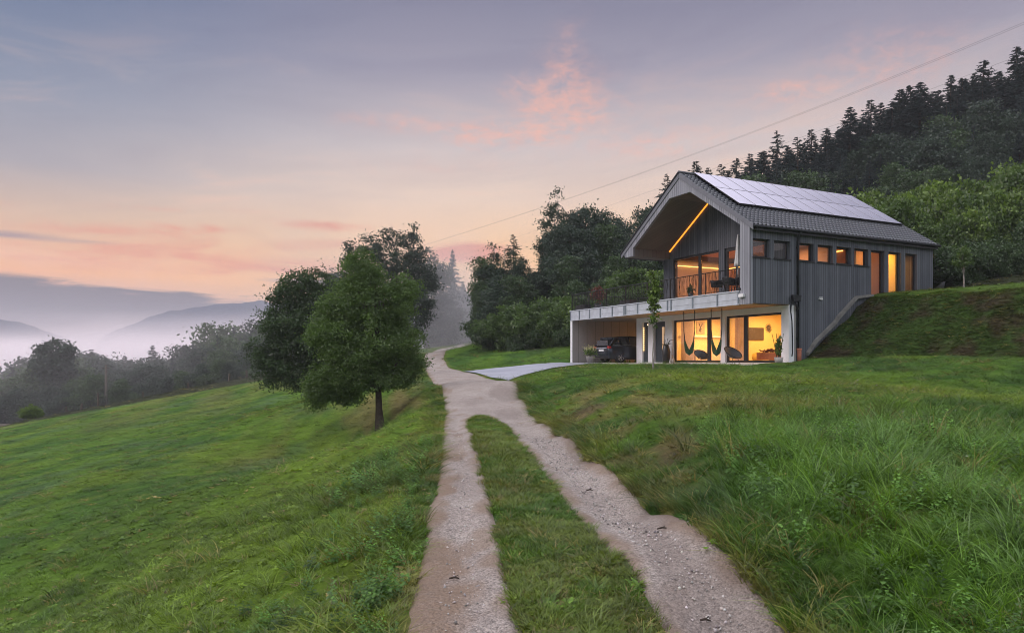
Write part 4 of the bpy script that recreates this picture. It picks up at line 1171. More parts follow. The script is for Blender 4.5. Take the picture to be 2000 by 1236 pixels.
# front door and the lit side light
d_ = MB().box(2.42, 2.49, 8.83, 9.82, 0.03, 2.325).build('front_door', M['door'], house)
MB().box(2.405, 2.419, 9.02, 9.22, 0.36, 2.02).build('door_glass', mat_lamp('glowing_door_glass', (1.0, 0.62, 0.36), 0.55), d_)  # strip glows by its own emission, standing in for light from indoors
MB().tube([(2.40, 8.95, 0.7), (2.36, 8.95, 0.75), (2.36, 8.95, 1.6), (2.40, 8.95, 1.65)], 0.014, 6).build('door_handle', M['chrome'], d_)
sl_ = MB().box(2.42, 2.48, 10.39, 10.91, 0.03, 2.34).build('side_panel', M['door'], house)
for k in range(13):
    z = 0.72 + k * 0.108
    MB().lathe([(0.0, -0.022), (0.02, -0.01), (0.02, 0.01), (0.0, 0.022)], (2.39, 10.89, z), 8).build('panel_light', M['bulb'], sl_)
MB().lathe([(0.0, -0.05), (0.045, 0), (0.0, 0.05)], (2.37, 10.47, 2.2), 8).build('panel_light', M['bulb'], sl_)
# led strip in the loggia, downpipe, hopper, chain
MB().prism([(8.60, 6.17), (5.50, 8.235), (5.50, 8.285), (8.60, 6.22)], 0, 2.42, 2.48).build('led_strip', M['led'], house)
mb = MB().tube([(2.80, -0.24, 5.93), (2.80, -0.10, 5.72), (2.80, -0.07, 5.5), (2.80, -0.07, 0.62)], 0.052, 8)
for z in (5.2, 3.9, 2.4, 1.1): mb.box(2.73, 2.87, -0.05, 0.0, z, z + 0.04)
mb.build('downpipe', M['gutter'], house)
mb = MB().prism([(2.27, 3.06), (2.80, 3.06), (2.74, 2.78), (2.33, 2.78)], 1, -0.26, -0.12)
mb.tube([(2.54, -0.19, 2.79), (2.56, -0.18, 2.60), (2.72, -0.10, 2.44)], 0.05, 8)
mb.build('rain_hopper', M['gutter'], house)
mb = MB()
mb.tube([(2.30, -0.10, 2.62), (2.28, -0.12, 2.3), (2.36, -0.11, 1.9), (2.40, -0.10, 1.2), (2.41, -0.10, 0.5), (2.35, -0.12, 0.32)], [0.05, .03, .03, .035, .03, .03], 6)
mb.build('drain_hose', M['gutter'], house)
mb = MB().tube([(2.86, -0.07, -0.05), (2.86, -0.07, 0.66)], 0.095, 12).lathe([(0.12, 0), (0.12, .08), (.095, .08)], (2.86, -0.07, 0.6), 12)
mb.build('ground_pipe', M['terracotta'], house)
mb = MB().box(4.18, 4.36, -0.09, -0.002, 2.93, 3.0).box(4.2, 4.34, -0.11, -0.002, 3.02, 3.05)
mb.build('wall_lamp', M['white'], house)
mb = MB().box(0.05, 0.55, 0.30, 0.62, 0, 0.001)
# stepped concrete edging where the bank meets the side wall
pts = [(3.35, 0.50), (3.9, 1.10), (5.15, 1.98), (5.35, 2.22), (6.6, 3.20), (7.75, 3.32)]
low = [(7.75, 3.22), (6.65, 3.06), (5.45, 2.10), (5.2, 1.84), (3.95, 0.96), (3.35, 0.36)]
MB().prism(pts + low, 1, -0.16, -0.003).build('bank_edging', M['edging'], house)

# ---- railing of interlaced twigs
def railing():
    mb = MB(); g = random.Random(5)
    runs = [((0.04, 0.66), (0.04, 15.18)), ((0.04, 15.18), (6.1, 15.18))]
    for (x0, y0), (x1, y1) in runs:
        L = math.hypot(x1 - x0, y1 - y0); dx, dy = (x1 - x0) / L, (y1 - y0) / L
        def q(u, z): return (x0 + dx * u, y0 + dy * u, z)
        mb.tube([q(0, 4.24), q(L, 4.24)], 0.022, 6); mb.tube([q(0, 3.30), q(L, 3.30)], 0.014, 5)
        u = 0.0
        while u < L:
            a = g.uniform(-.06, .06); b_ = g.uniform(-0.10, 0.10)
            mb.tube([q(min(max(u, 0), L), 3.30), q(min(max(u + a, 0), L), 3.65), q(min(max(u + a + b_ * .6, 0), L), 3.95), q(min(max(u + b_, 0), L), 4.24)], 0.0075, 3, False)
            if g.random() < 0.5:
                v = u + g.choice((-1, 1)) * g.uniform(.06, .14)
                mb.tube([q(min(max(u + a, 0), L), 3.65), q(min(max(v, 0), L), 4.24)], 0.006, 3, False)
            u += g.uniform(0.06, 0.10)
    return mb
rl = railing().build('railing', M['black'], house)
for t in (0.68, 2.9, 5.5, 7.4, 9.4, 11.3, 13.2, 15.16):
    MB().box(0.015, 0.06, t - .02, t + .02, 3.24, 4.25).build('railing_post', M['black'], rl)
MB().box(-0.10, 0.55, 0.56, 0.70, 3.26, 3.34).build('rail_bracket', M['black'], house)
MB().box(-0.16, -0.034, 0.30, 0.58, 2.92, 3.06).build('outdoor_light', M['white'], house)

# patio slab
mb = MB().box(-0.12, 6.05, -0.05, 15.02, -0.28, -0.02).box(2.35, 3.3, -0.8, -0.052, -0.28, -0.03)
pat = mb.build('patio', simple('patio_concrete', (0.50, 0.47, 0.43), 0.8, 0, 0.3, 0.1, 2.0)); pat.location = C0; pat.rotation_euler = (0, 0, HA)
tagp(pat, 'pale paved strip running along the foot of the white front and into the carport', None, None, 'structure')

# ---- lamps inside the house
def area(name, s, t, z, w, h, e, col=(1, 0.6, 0.22), rx=0):
    l = bpy.data.lights.new(name, 'AREA'); l.shape = 'RECTANGLE'; l.size = w; l.size_y = h; l.energy = e; l.color = col
    o = bpy.data.objects.new(name, l); C.objects.link(o); o.location = HP(s, t, z); o.rotation_euler = (rx, 0, HA); o.parent = None
    tagp(o, None, None); return o
for nm, s, t, z, w, h, e, col in (('ceiling_lamp', 4.6, 2.2, 2.5, 2.0, 2.0, 235, (1, .55, .19)), ('ceiling_lamp', 4.6, 6.3, 2.5, 2.0, 2.4, 255, (1, .55, .2)),
                                 ('ceiling_lamp', 4.6, 5.2, 5.7, 1.6, 3.0, 190, (1, .44, .16)), ('ceiling_lamp', 4.1, 1.6, 5.6, 1.0, 1.5, 40, (1, .40, .16)), ('ceiling_lamp', 7.9, 2.4, 5.7, 1.2, 2.0, 95, (1, .42, .12)),
                                 ('ceiling_lamp', 9.5, 1.8, 5.6, .5, 2.0, 120, (1, .50, .06)), ('ceiling_lamp', 11.0, 2.0, 5.6, 1.2, 2.0, 90, (1, .45, .14))):
    area(nm, s, t, z, w, h, e, col)
area('carport_fill', 4.6, 11.9, 2.4, 1.0, 0.15, 45, (1, .45, .10))  # unseen area light added to brighten the carport
area('porch_lamp', 2.0, 4.2, 0.4, 0.1, 4.0, 0.0001)
bpy.data.objects.remove(bpy.data.objects['porch_lamp'])

# ---- things inside, seen through the glass
def at_house(o, s, t, z, rz=0.0):
    o.location = HP(s, t, z); o.rotation_euler = (0, 0, HA + rz); return o
def curtain(label, s, t0, t1, z0, z1, amp=0.04):
    n_ = 60; vs = []
    for k in range(n_ + 1):
        y = (t1 - t0) * k / n_; x = amp * math.sin(k * 1.05) + amp * .4 * math.sin(k * 2.3)
        vs += [(x, y, z0), (x + .01 * math.sin(k), y, z1)]
    mb = MB().add(vs, [(2 * k, 2 * k + 2, 2 * k + 3, 2 * k + 1) for k in range(n_)], True)
    o = at_house(mb.build('curtain', M['curtain']), s, t0, 0)
    return tagp(o, label, 'curtain')
curtain('cream curtain at the left edge of the left lower glazing', 2.85, 7.1, 8.1, 0.05, 2.45)
curtain('cream curtain behind the left leaf of the right lower glazing', 2.85, 3.05, 3.95, 0.05, 2.45)
curtain('pinkish curtain at the far right edge of the right lower glazing', 2.85, 0.42, 0.72, 0.05, 2.45)
curtain('tall pale curtain inside the first of the three tall side windows', 7.8, 0.9, 1.9, 3.25, 5.6).rotation_euler = (0, 0, HA - R(75))
def hs(px, t):
    k = (px - 1000) / FPX
    return (k * (C0.y + td.y * t) - C0.x - td.x * t) / (sd.x - k * sd.y)
def hang(o, px, py, t):
    s = hs(px, t); p = HP(s, t)
    o.location = (p.x, p.y, EYE + (HOR - py) / FPX * p.y); o.rotation_euler = (0, 0, HA + R(90)); return o
TL, TR = 8.41, 4.17
def sunburst(label, px, py, t, r):
    mb = MB(); mb.lathe([(0, 0), (r * .45, 0), (r * .45, .03), (0, .03)], (0, 0, 0), 16, Matrix.Rotation(R(-90), 4, 'Y'))
    for k in range(14):
        a = k * 2 * math.pi / 14
        mb.tube([(-.015, math.cos(a) * r * .4, math.sin(a) * r * .4), (-.015, math.cos(a) * r, math.sin(a) * r)], [r * .10, r * .05], 4)
    o = mb.build('wall_clock', M['grey_art']); hang(o, px, py, t); return tagp(o, label, 'wall clock')
sunburst('dark sunburst wall clock above the lit shelf behind the left lower glazing', 1350, 652, TL, 0.22)
sunburst('dark sunburst wall clock right of the wall screen behind the right lower glazing', 1501, 641, TR, 0.24)
o = MB().box(-.05, 0, -0.52, 0.52, -.32, .32).build('wall_screen', M['screen'], None, 0.01); hang(o, 1476, 652, TR); tagp(o, 'dull wall-mounted screen seen through the right lower glazing', 'screen')
o = empty('picture', (0, 0, 0), 0, 'upright picture with a dark forked shape hung behind the left lower glazing', 'picture'); hang(o, 1368, 640, TL)
MB().box(-.03, 0, -.28, .28, -.36, .36).build('picture_sheet', M['art'], o)
MB().tube([(-.035, 0, -.25), (-.035, 0.02, 0), (-.035, .14, .26)], .025, 5).tube([(-.035, 0.02, 0), (-.035, -.13, .26)], .022, 5).tube([(-.035, -.08, -.06), (-.035, .08, -.06), (-.035, .10, -.2)], .022, 5).build('picture_motif', M['grey_art'], o)
o = empty('lit_shelf', (0, 0, 0), 0, 'long wall shelf with a glowing strip under it behind the left lower glazing', 'shelf'); hang(o, 1368, 657, TL)
MB().box(-.22, 0, -1.5, 1.5, 0, .04).build('shelf_board', M['white'], o)
MB().box(-.20, -.17, -1.4, 1.4, -.035, -.004).build('shelf_light', mat_lamp('shelf_glow', (1, .7, .3), 2.6), o)
o = empty('sideboard', HP(4.6, TL - .28, 0.03), HA + R(90), 'low sideboard under the lit shelf behind the left lower glazing', 'sideboard')
MB().box(-.25, .25, -.9, .9, .1, .7).build('cabinet', M['inwhite'], o, .01)
for a in (-.8, .8):
    for b in (-.2, .2): MB().box(b - .02, b + .02, a - .02, a + .02, 0, .1).build('leg', M['black'], o)
o = MB().lathe([(0, 0), (.40, .02), (.48, .22), (.46, .42), (.25, .55), (0, .57)], (0, 0, 0), 24).build('pouf', M['sofa']); at_house(o, 4.6, ht(1472, 4.6), 0.03); tagp(o, 'round mustard yellow pouf on the floor behind the right lower glazing', 'pouf')
def leaves_mb(name, mat, parent, n_, box, size, seed, up=0.3, center=(0, 0, 0)):
    g = np.random.default_rng(seed)
    c = (g.normal(0, .42, (n_, 3))) * np.array(box) + np.array(center)
    a = g.normal(0, 1, (n_, 3)) + np.array([0, 0, up]); a /= np.linalg.norm(a, axis=1)[:, None]
    b = np.cross(a, g.normal(0, 1, (n_, 3))); b /= np.linalg.norm(b, axis=1)[:, None]
    L = size * (.6 + .8 * g.random((n_, 1)))
    V = np.stack([c - a * L * .5, c + b * L * .22, c + a * L * .5, c - b * L * .22], 1).reshape(-1, 3)
    return np_mesh(name, V, np.arange(n_ * 4).reshape(-1, 4), mat, {'tint': ('FACE', 'FLOAT', g.random(n_))}, parent=parent)
o = empty('planter', HP(3.4, ht(1500, 3.4), 0.03), HA, 'orange wooden planter box with low plants inside the right lower glazing', 'planter')
MB().box(-.2, .2, -.85, .55, 0.12, .48).box(-.15, .15, -.85, -.2, 0, .118).build('box', M['orange_box'], o, .01)
leaves_mb('foliage', M['leaf_red'], o, 90, (.15, .6, .08), .16, 3, .5, (0, -.1, .56))
o = empty('loggia_plant', HP(0.35, ht(1349, .35), 3.2), 0, 'small plant in a dark pot by the left edge of the upper glazing', 'potted plant')

MB().lathe([(0, 0), (.10, 0), (.14, .25), (.12, .25), (0, .22)], (0, 0, 0), 14).build('pot', M['pot_dark'], o); leaves_mb('foliage', M['leaf_b'], o, 50, (.2, .2, .2), .2, 8, .8, (0, 0, .42))
# upper room furniture seen through the small windows
def interior_shelf(label, s, t, z, w, d, h):
    o = empty('bookcase', HP(s, t, z), HA, label, 'bookcase'); mb = MB().box(0, w, 0, .04, 0, h)
    for k in range(4): mb.box(0, w, .042, d, h * k / 3.2, h * k / 3.2 + .03)
    mb.build('shelf', M['inorange'], o); g = random.Random(3)
    for k in range(3):
        x = .04; mb = MB()
        while x < w - .1:
            b = g.uniform(.03, .07); mb.box(x, x + b - .004, .06, d - .05, h * k / 3.2 + .032, h * k / 3.2 + .032 + g.uniform(.15, .26)); x += b
        mb.build('book_row', M['grey_art'], o)

interior_shelf('timber bookcase seen through the last small window of the upper row', 7.2, 2.6, 3.22, 1.4, .3, 2.0)
o = empty('floor_lamp', HP(10.9, 1.2, 3.215), HA, 'thin dark floor lamp inside the last tall side window', 'floor lamp')
MB().lathe([(0, 0), (.13, 0), (.13, .02), (.012, .03), (.012, 1.35), (0, 1.35)], (0, 0, 0), 12).build('stand', M['black'], o)
MB().lathe([(.08, 0), (.15, -.16), (.148, -.16), (.078, 0)], (0, 0, 1.5), 14).build('shade', M['grey_art'], o)

# ---- things on the patio and terrace
def cord_chair(label, s, t, z, rz, scale=1.0, group='round cord chairs outside the house'):
    o = empty('cord_chair', HP(s, t, z), HA + rz, label, 'chair', group); o.scale = (scale,) * 3
    T = Matrix.Translation((0, 0, 0.52)) @ Matrix.Rotation(R(-38), 4, 'Y')     # dish opening faces +x and up
    n1, n2 = 28, 7; vs = []
    for i in range(n2 + 1):
        r = 0.44 * i / n2
        for k in range(n1):
            a = 2 * math.pi * k / n1; depth = -0.26 * (1 - (r / .44) ** 2)
            vs.append(T @ Vector((r * math.cos(a) * 0.98, r * math.sin(a), depth)))
    fs = []
    for i in range(1, n2):
        for k in range(n1):
            if True: fs.append((i * n1 + k, i * n1 + (k + 1) % n1, (i + 1) * n1 + (k + 1) % n1, (i + 1) * n1 + k))
    sh = MB().add(vs, fs, True); s_o = sh.build('shell', M['shell'], o)
    md = s_o.modifiers.new('thick', 'SOLIDIFY'); md.thickness = 0.012
    ring = [T @ Vector((.44 * math.cos(a) * .98, .44 * math.sin(a), 0)) for a in [2 * math.pi * k / 28 for k in range(29)]]
    MB().tube(ring, 0.022, 6, False).build('rim', M['black'], o)
    for a in (40, 140, 220, 320):
        c, s_ = math.cos(R(a)), math.sin(R(a))
        MB().tube([(c * .16, s_ * .16, .34), (c * .30, s_ * .30, 0.0)], .012, 5).build('leg', M['black'], o)
    return o
cord_chair('round grey cord chair facing out on the patio beside the left hammock seat', 1.6, ht(1370, 1.6), -0.02, R(195), 0.86)
cord_chair('round grey cord chair seen side-on before the right lower glazing', 1.2, ht(1432, 1.2), -0.02, R(95), 1.02)
cord_chair('empty cord chair on the grassy bank at the far end of the long side wall', 12.0, -0.55, 3.36, R(-60), 0.9)
def hammock(label, pxa, pxb, s, zb, g):
    ta, tb = ht(pxa, s), ht(pxb, s); tm = (ta + tb) / 2
    o = empty('hammock_seat', HP(s, tm, 2.62), HA, label, 'hanging chair', 'hanging hammock seats under the terrace'); h = abs(ta - tb) / 2
    for sg in (-1, 1): MB().tube([(0, sg * h, 0), (0, sg * h * .98, -1.0), (0, sg * h * .85, -1.35), (0, sg * h * .8, -1.55)], [.022, .022, .03, .03], 6).build('rope', M['cord'], o)
    vs, fs = [], []
    for i in range(13):
        u = i / 12; y = (u - .5) * 2 * h * .8; zc = -1.5 - (2.62 - 1.5 - zb) * (1 - abs(2 * u - 1) ** 1.7)
        wd = .04 + .13 * math.sin(math.pi * u)
        for k in range(7):
            v = k / 6 - .5; vs.append((v * wd * 2, y, zc + .10 * abs(v) * 2 * math.sin(math.pi * u)))
    for i in range(12):
        for k in range(6): fs.append((i * 7 + k, i * 7 + k + 1, (i + 1) * 7 + k + 1, (i + 1) * 7 + k))
    n_o = MB().add(vs, fs, True).build('net', M['net'], o); md = n_o.modifiers.new('t', 'SOLIDIFY'); md.thickness = .02
    return o
hammock('green hammock seat hanging on two black ropes before the left lower glazing', 1335.5, 1357, 0.9, 0.40, 1)
hammock('green hammock seat hanging on long ropes beside the white pillar between the glazings', 1389, 1410, 0.9, 0.35, 2)
# parasol
pt_ = ht(1441.5, 0.95)
o = empty('parasol', HP(0.95, pt_, 3.2), HA, 'folded off-white parasol standing at the right end of the terrace', 'parasol')
MB().lathe([(0, 0), (.24, 0), (.24, .06), (.03, .08), (.03, .3)], (0, 0, 0), 16).build('base', M['pot_stone'], o)
MB().tube([(0, 0, .06), (0, 0, 2.75)], .02, 8).build('pole', M['white'], o)
vs = []
for i, (r, z) in enumerate(((.01, 2.78), (.045, 2.6), (.075, 2.2), (.10, 1.8), (.135, 1.45), (.15, 1.30), (.06, 1.28))):
    for k in range(24): a = 2 * math.pi * k / 24; rr = r * (1 + .28 * math.cos(k * math.pi / 1.5)); vs.append((rr * math.cos(a), rr * math.sin(a), z))
MB().add(vs, [(i * 24 + k, i * 24 + (k + 1) % 24, (i + 1) * 24 + (k + 1) % 24, (i + 1) * 24 + k) for i in range(6) for k in range(24)], True).build('canopy', M['linen'], o)
# terrace table and chairs
tt = ht(1421, 1.1)
o = empty('terrace_table', HP(1.15, tt, 3.2), HA, 'dark table with a metal top in the corner of the terrace', 'table')
MB().box(-.4, .4, -.65, .65, .71, .74).build('tabletop', M['black'], o, .008)
for a in (-.35, .35):
    for b in (-.6, .6): MB().tube([(a, b, 0), (a * .95, b * .95, .71)], .02, 6).build('leg', M['black'], o)
def wicker(label, s, t, rz):
    o = empty('wicker_chair', HP(s, t, 3.2), HA + rz, label, 'chair', 'wicker chairs at the terrace table')
    MB().lathe([(0, .42), (.26, .42), (.27, .46), (0, .47)], (0, 0, 0), 20).build('seat', M['black'], o)
    vs = []
    for i in range(5):
        for k in range(17):
            a = R(60) + R(240) * k / 16; r = .27 + .05 * i / 4
            vs.append((r * math.cos(a), r * math.sin(a), .46 + (.32 * i / 4) * (0.55 + .45 * math.sin(R(240) * k / 16 * .75))))
    b = MB().add(vs, [(i * 17 + k, i * 17 + k + 1, (i + 1) * 17 + k + 1, (i + 1) * 17 + k) for i in range(4) for k in range(16)], True).build('backrest', M['cord'], o)
    md = b.modifiers.new('t', 'SOLIDIFY'); md.thickness = .025
    for a in (45, 135, 225, 315): MB().tube([(.2 * math.cos(R(a)), .2 * math.sin(R(a)), .43), (.26 * math.cos(R(a)), .26 * math.sin(R(a)), 0)], .013, 5).build('leg', M['black'], o)
wicker('black wicker chair at the left end of the terrace table', .75, ht(1400, .75), R(-80))
wicker('black wicker chair on the railing side of the terrace table', .55, ht(1424, .55), R(0))
wicker('black wicker chair at the wall end of the terrace table below the folded parasol', .9, ht(1438, .9), R(110))
# pots
o = empty('tall_vase', HP(1.9, ht(1301, 1.9), -0.02), HA, 'tall dark vase with spiky dark leaves beside the front door', 'potted plant')
MB().lathe([(0, 0), (.16, 0), (.22, .3), (.24, .62), (.15, .95), (.13, 1.0), (.10, .98), (0, .9)], (0, 0, 0), 18).build('vase', M['pot_dark'], o)
mb = MB(); g = random.Random(4)
for k in range(26):
    a = g.uniform(0, 6.28); L = g.uniform(.2, .5); e_ = g.uniform(-.1, .9); mb.tube([(0, 0, .9), (math.cos(a) * L * .5, math.sin(a) * L * .5, 1.0 + L * e_ * .8), (math.cos(a) * L, math.sin(a) * L, .98 + L * e_)], [.012, .014, .002], 3)
mb.build('foliage', M['leaf_b'], o)
o = empty('lantern', HP(1.9, ht(1312, 1.9), -0.02), HA, 'pair of small brown jars on the patio left of the left lower glazing', 'jars')
MB().lathe([(0, 0), (.07, 0), (.10, .2), (.06, .42), (.07, .46), (0, .44)], (0, 0.0, 0), 14).lathe([(0, 0), (.06, 0), (.08, .12), (.05, .26), (0, .26)], (-.05, -.2, 0), 14).build('jar', M['pot_stone'], o)
o['label'] = 'pair of small stone jars on the patio left of the left lower glazing'; o.name = 'stone_jars'
o = empty('flower_pot', HP(-0.15, ht(1153, -0.15), -0.02), HA, 'stone pot of cream flowers at the mouth of the carport beside the car', 'potted plant')
MB().lathe([(0, 0), (.18, 0), (.26, .36), (.28, .40), (.24, .38), (0, .34)], (0, 0, 0), 18).build('pot', M['pot_stone'], o)
leaves_mb('foliage', M['leaf_c'], o, 420, (.42, .42, .30), .12, 5, .8, (0, 0, .66))
leaves_mb('blossom', M['petal'], o, 200, (.44, .44, .20), .08, 6, .6, (0, 0, .86))
o = empty('bamboo_pot', HP(1.75, ht(1521, 1.75), -0.02), HA, 'tall reedy green plant in a pot beside the right end of the glazing', 'potted plant')
MB().lathe([(0, 0), (.15, 0), (.2, .3), (.17, .29), (0, .26)], (0, 0, 0), 16).build('pot', M['pot_stone'], o)
mb = MB()
for k in range(9):
    a = g.uniform(0, 6.28); L = g.uniform(.05, .2); mb.tube([(L * .4 * math.cos(a), L * .4 * math.sin(a), .25), (L * math.cos(a), L * math.sin(a), .9), (L * 1.5 * math.cos(a), L * 1.5 * math.sin(a), 1.35)], [.012, .01, .005], 4)
mb.build('stem', M['leaf_c'], o)
leaves_mb('foliage', M['leaf_c'], o, 110, (.15, .15, .45), .20, 9, 1.8, (0, 0, .75))
o = empty('terrace_bush', HP(1.0, ht(1168, 1.0), 3.2), HA, 'reddish leafy bush in a pot on the left part of the terrace behind the railing', 'potted plant')
MB().lathe([(0, 0), (.22, 0), (.28, .4), (.24, .38), (0, .34)], (0, 0, 0), 16).build('pot', M['pot_dark'], o)
leaves_mb('foliage', M['leaf_red'], o, 500, (.5, .5, .45), .16, 10, .4, (0, 0, 1.0))
for k, (px, lab) in enumerate(((1140, 'low green plant tub at the far left corner of the terrace'), (1215, 'broad green plant tub in the middle of the open terrace left of the loggia'))):
    o = empty('plant_tub', HP(.6 + .4 * k, ht(px, .6), 3.2), HA, lab, 'potted plant', 'plant tubs on the open terrace')
    MB().box(-.25, .25, -.5, .5, 0, .38).build('tub', M['pot_dark'], o, .02)
    leaves_mb('foliage', M['leaf_b'], o, 420, (.4, .75, .3), .15, 12 + k, .5, (0, 0, .62))

# ---- car in the carport (its rear faces out)
car = empty('car', HP(0.65, 11.84, -0.02), HA, 'dark compact car parked nose-in inside the carport', 'car')
def loft(secs):
    """secs: list of (x, [(y,z)...]) -> closed skin"""
    n_ = len(secs[0][1]); vs = [(x, y, z) for x, pr in secs for y, z in pr]
    fs = [(i * n_ + k, i * n_ + (k + 1) % n_, (i + 1) * n_ + (k + 1) % n_, (i + 1) * n_ + k) for i in range(len(secs) - 1) for k in range(n_)]
    fs += [tuple(range(n_))[::-1], tuple((len(secs) - 1) * n_ + k for k in range(n_))]
    return MB().add(vs, fs, True)
CW = 1.84
def sec(x, z0, z1, ins, top):
    # body section: sill, flank, shoulder
    a = ins; b = CW - ins; tt_ = top
    return (x, [(a + .06, z0), (b - .06, z0), (b - .01, z0 + .12), (b, (z0 + z1) * .5), (b - .03, z1 - .08), (b - tt_, z1), (a + tt_, z1), (a + .03, z1 - .08), (a, (z0 + z1) * .5), (a + .01, z0 + .12)])
body = loft([sec(0.0, .36, .84, .16, .14), sec(.06, .28, .96, .08, .12), sec(.25, .24, 1.02, .02, .10), sec(.9, .22, 1.03, 0, .08), (sec(2.2, .20, 1.02, 0, .08)), sec(3.2, .20, .98, 0, .10), sec(3.9, .24, .90, .03, .14), sec(4.2, .28, .80, .10, .2), sec(4.32, .34, .66, .22, .2)])
b_o = body.build('body', M['carpaint'], car, 0.02)
def csec(x, z, w): return (x, [(w, 1.0), (CW - w, 1.0), (CW - w - .16 * (z - 1.0) / .55, z), (w + .16 * (z - 1.0) / .55, z)])
cab = loft([csec(.10, 1.03, .12), csec(.42, 1.44, .12), csec(.75, 1.52, .10), csec(1.6, 1.555, .09), csec(2.4, 1.50, .10), csec(3.25, 1.03, .12)])
cab.build('cabin_glass', M['carglass'], car, 0.02)
rf = loft([(.30, [(.24, 1.42), (CW - .24, 1.42), (CW - .26, 1.47), (.26, 1.47)]), (.75, [(.24, 1.50), (CW - .24, 1.50), (CW - .28, 1.57), (.28, 1.57)]), (1.6, [(.23, 1.53), (CW - .23, 1.53), (CW - .28, 1.60), (.28, 1.60)]), (2.5, [(.25, 1.46), (CW - .25, 1.46), (CW - .28, 1.53), (.28, 1.53)])])
rf.build('roof_panel', M['carpaint'], car, .01)
mb = MB()
for yy in (.10, CW - .10):
    sg = 1 if yy < 1 else -1
    mb.tube([(.08, yy + sg * .02, 1.02), (.45, yy + sg * .14, 1.47), (.8, yy + sg * .15, 1.55), (1.6, yy + sg * .15, 1.585), (2.5, yy + sg * .15, 1.52), (3.2, yy + sg * .03, 1.02)], .03, 6)
    mb.tube([(1.45, yy + sg * .0, 1.02), (1.5, yy + sg * .15, 1.55)], .035, 5)
mb.build('pillar_trim', M['carpaint'], car)
MB().tube([(.3, .10, 1.03), (1.5, .075, 1.045), (3.0, .09, 1.02)], .012, 5).build('window_trim', M['chrome'], car)
for yy in (.17, CW - .17):
    MB().prism([(yy - .13, .86), (yy + .13, .88), (yy + .12, 1.0), (yy - .10, .99)], 0, -.015, .12).build('tail_lamp', M['redlamp'], car)
MB().box(-.02, .02, .66, 1.18, .70, .81).build('number_plate', M['white'], car)
MB().box(-.015, .06, .35, CW - .35, .86, .90).build('tailgate_trim', M['chrome'], car)
MB().box(-.03, .2, .18, CW - .18, .30, .44).build('bumper', M['black'], car, .03)
MB().prism([(.30, 1.05), (CW - .30, 1.05), (CW - .36, 1.36), (.36, 1.36)], 0, .06, .10).build('rear_window', M['carglass'], car)
MB().box(.30, .62, .3, CW - .3, 1.49, 1.53).build('spoiler', M['carpaint'], car, .01)
for x in (.78, 3.42):
    for yy in (.02, CW - .24):
        wh = empty('wheel', (x, yy, .33)); wh.parent = car
        MBW = Matrix.Rotation(R(-90), 4, 'X')
        MB().lathe([(.20, 0.0), (.31, 0.0), (.33, .03), (.33, .19), (.31, .22), (.20, .22)], (0, 0, 0), 28, MBW).build('tyre', M['tyre'], wh)
        mr = MB(); yo = -0.002 if yy < 1 else .2
        for k in range(5):
            a = k * 2 * math.pi / 5; mr.tube([(0, yo + .02, 0), (.19 * math.cos(a), yo + .01, .19 * math.sin(a))], [.035, .022], 5)
        mr.tube([(.2 * math.cos(k * math.pi / 10), yo + .01, .2 * math.sin(k * math.pi / 10)) for k in range(21)], .015, 5, False)
        mr.lathe([(0, .02), (.05, .02), (.05, .06), (0, .06)], (0, 0, 0), 12, MBW) if yy < 1 else None
        mr.build('rim', M['rim'], wh)
MB().box(1.5, 1.72, .09 - .16, .10, 1.0, 1.12).build('wing_mirror', M['carpaint'], car, .03).location = (1.0, 0, 0)
# ================================================================== VEGETATION
def leaf_quads(c, a, L, asp, g):
    b = np.cross(a, g.normal(0, 1, a.shape)); b /= np.linalg.norm(b, axis=1)[:, None] + 1e-9
    return np.stack([c - a * L * .5, c + b * L * asp - a * L * .05, c + a * L * .5, c - b * L * asp - a * L * .05], 1).reshape(-1, 3)
def crown_mesh(lobes, nclump, per, cr, leaf, seed, mat, asp=0.28, droop=0.0, inner=0.35, sprig=0.12):
    """leaf-sized faces gathered in clumps through the lobes' volume; returns mesh and clump centres"""
    g = np.random.default_rng(seed); lob = np.array(lobes, float)
    vol = (lob[:, 3] * lob[:, 4] * lob[:, 5]) ** 0.8; pk = g.choice(len(lob), nclump, p=vol / vol.sum())
    d = g.normal(0, 1, (nclump, 3)); d /= np.linalg.norm(d, axis=1)[:, None]
    rad = np.where(g.random(nclump) < inner, g.random(nclump) ** .5 * 0.8, 0.78 + 0.27 * g.random(nclump))
    rad = np.where(g.random(nclump) < sprig, rad * (1.05 + .22 * g.random(nclump)), rad)
    cen = lob[pk, :3] + d * lob[pk, 3:6] * rad[:, None]
    k = np.repeat(np.arange(nclump), per)
    size = cr * (0.5 + 0.9 * g.random(nclump))
    off = g.normal(0, 1, (len(k), 3)) * 0.48; off *= size[k][:, None]; off[:, 2] *= 0.62
    out = d[k]
    c = cen[k] + off; c[:, 2] -= droop * np.hypot(off[:, 0], off[:, 1])
    a = out * 0.5 + g.normal(0, .75, c.shape) + np.array([0, 0, -0.15]); a /= np.linalg.norm(a, axis=1)[:, None]
    L = leaf * (0.6 + 0.8 * g.random((len(c), 1)))
    V = leaf_quads(c, a, L, asp, g)
    tint = np.clip(0.5 + 0.30 * g.normal(0, 1, nclump)[k] + g.normal(0, .16, len(c)), 0, 1)
    me = np_mesh('crown', V, np.arange(len(V)).reshape(-1, 4), mat, {'tint': ('FACE', 'FLOAT', tint)}, link=False)
    return me, cen
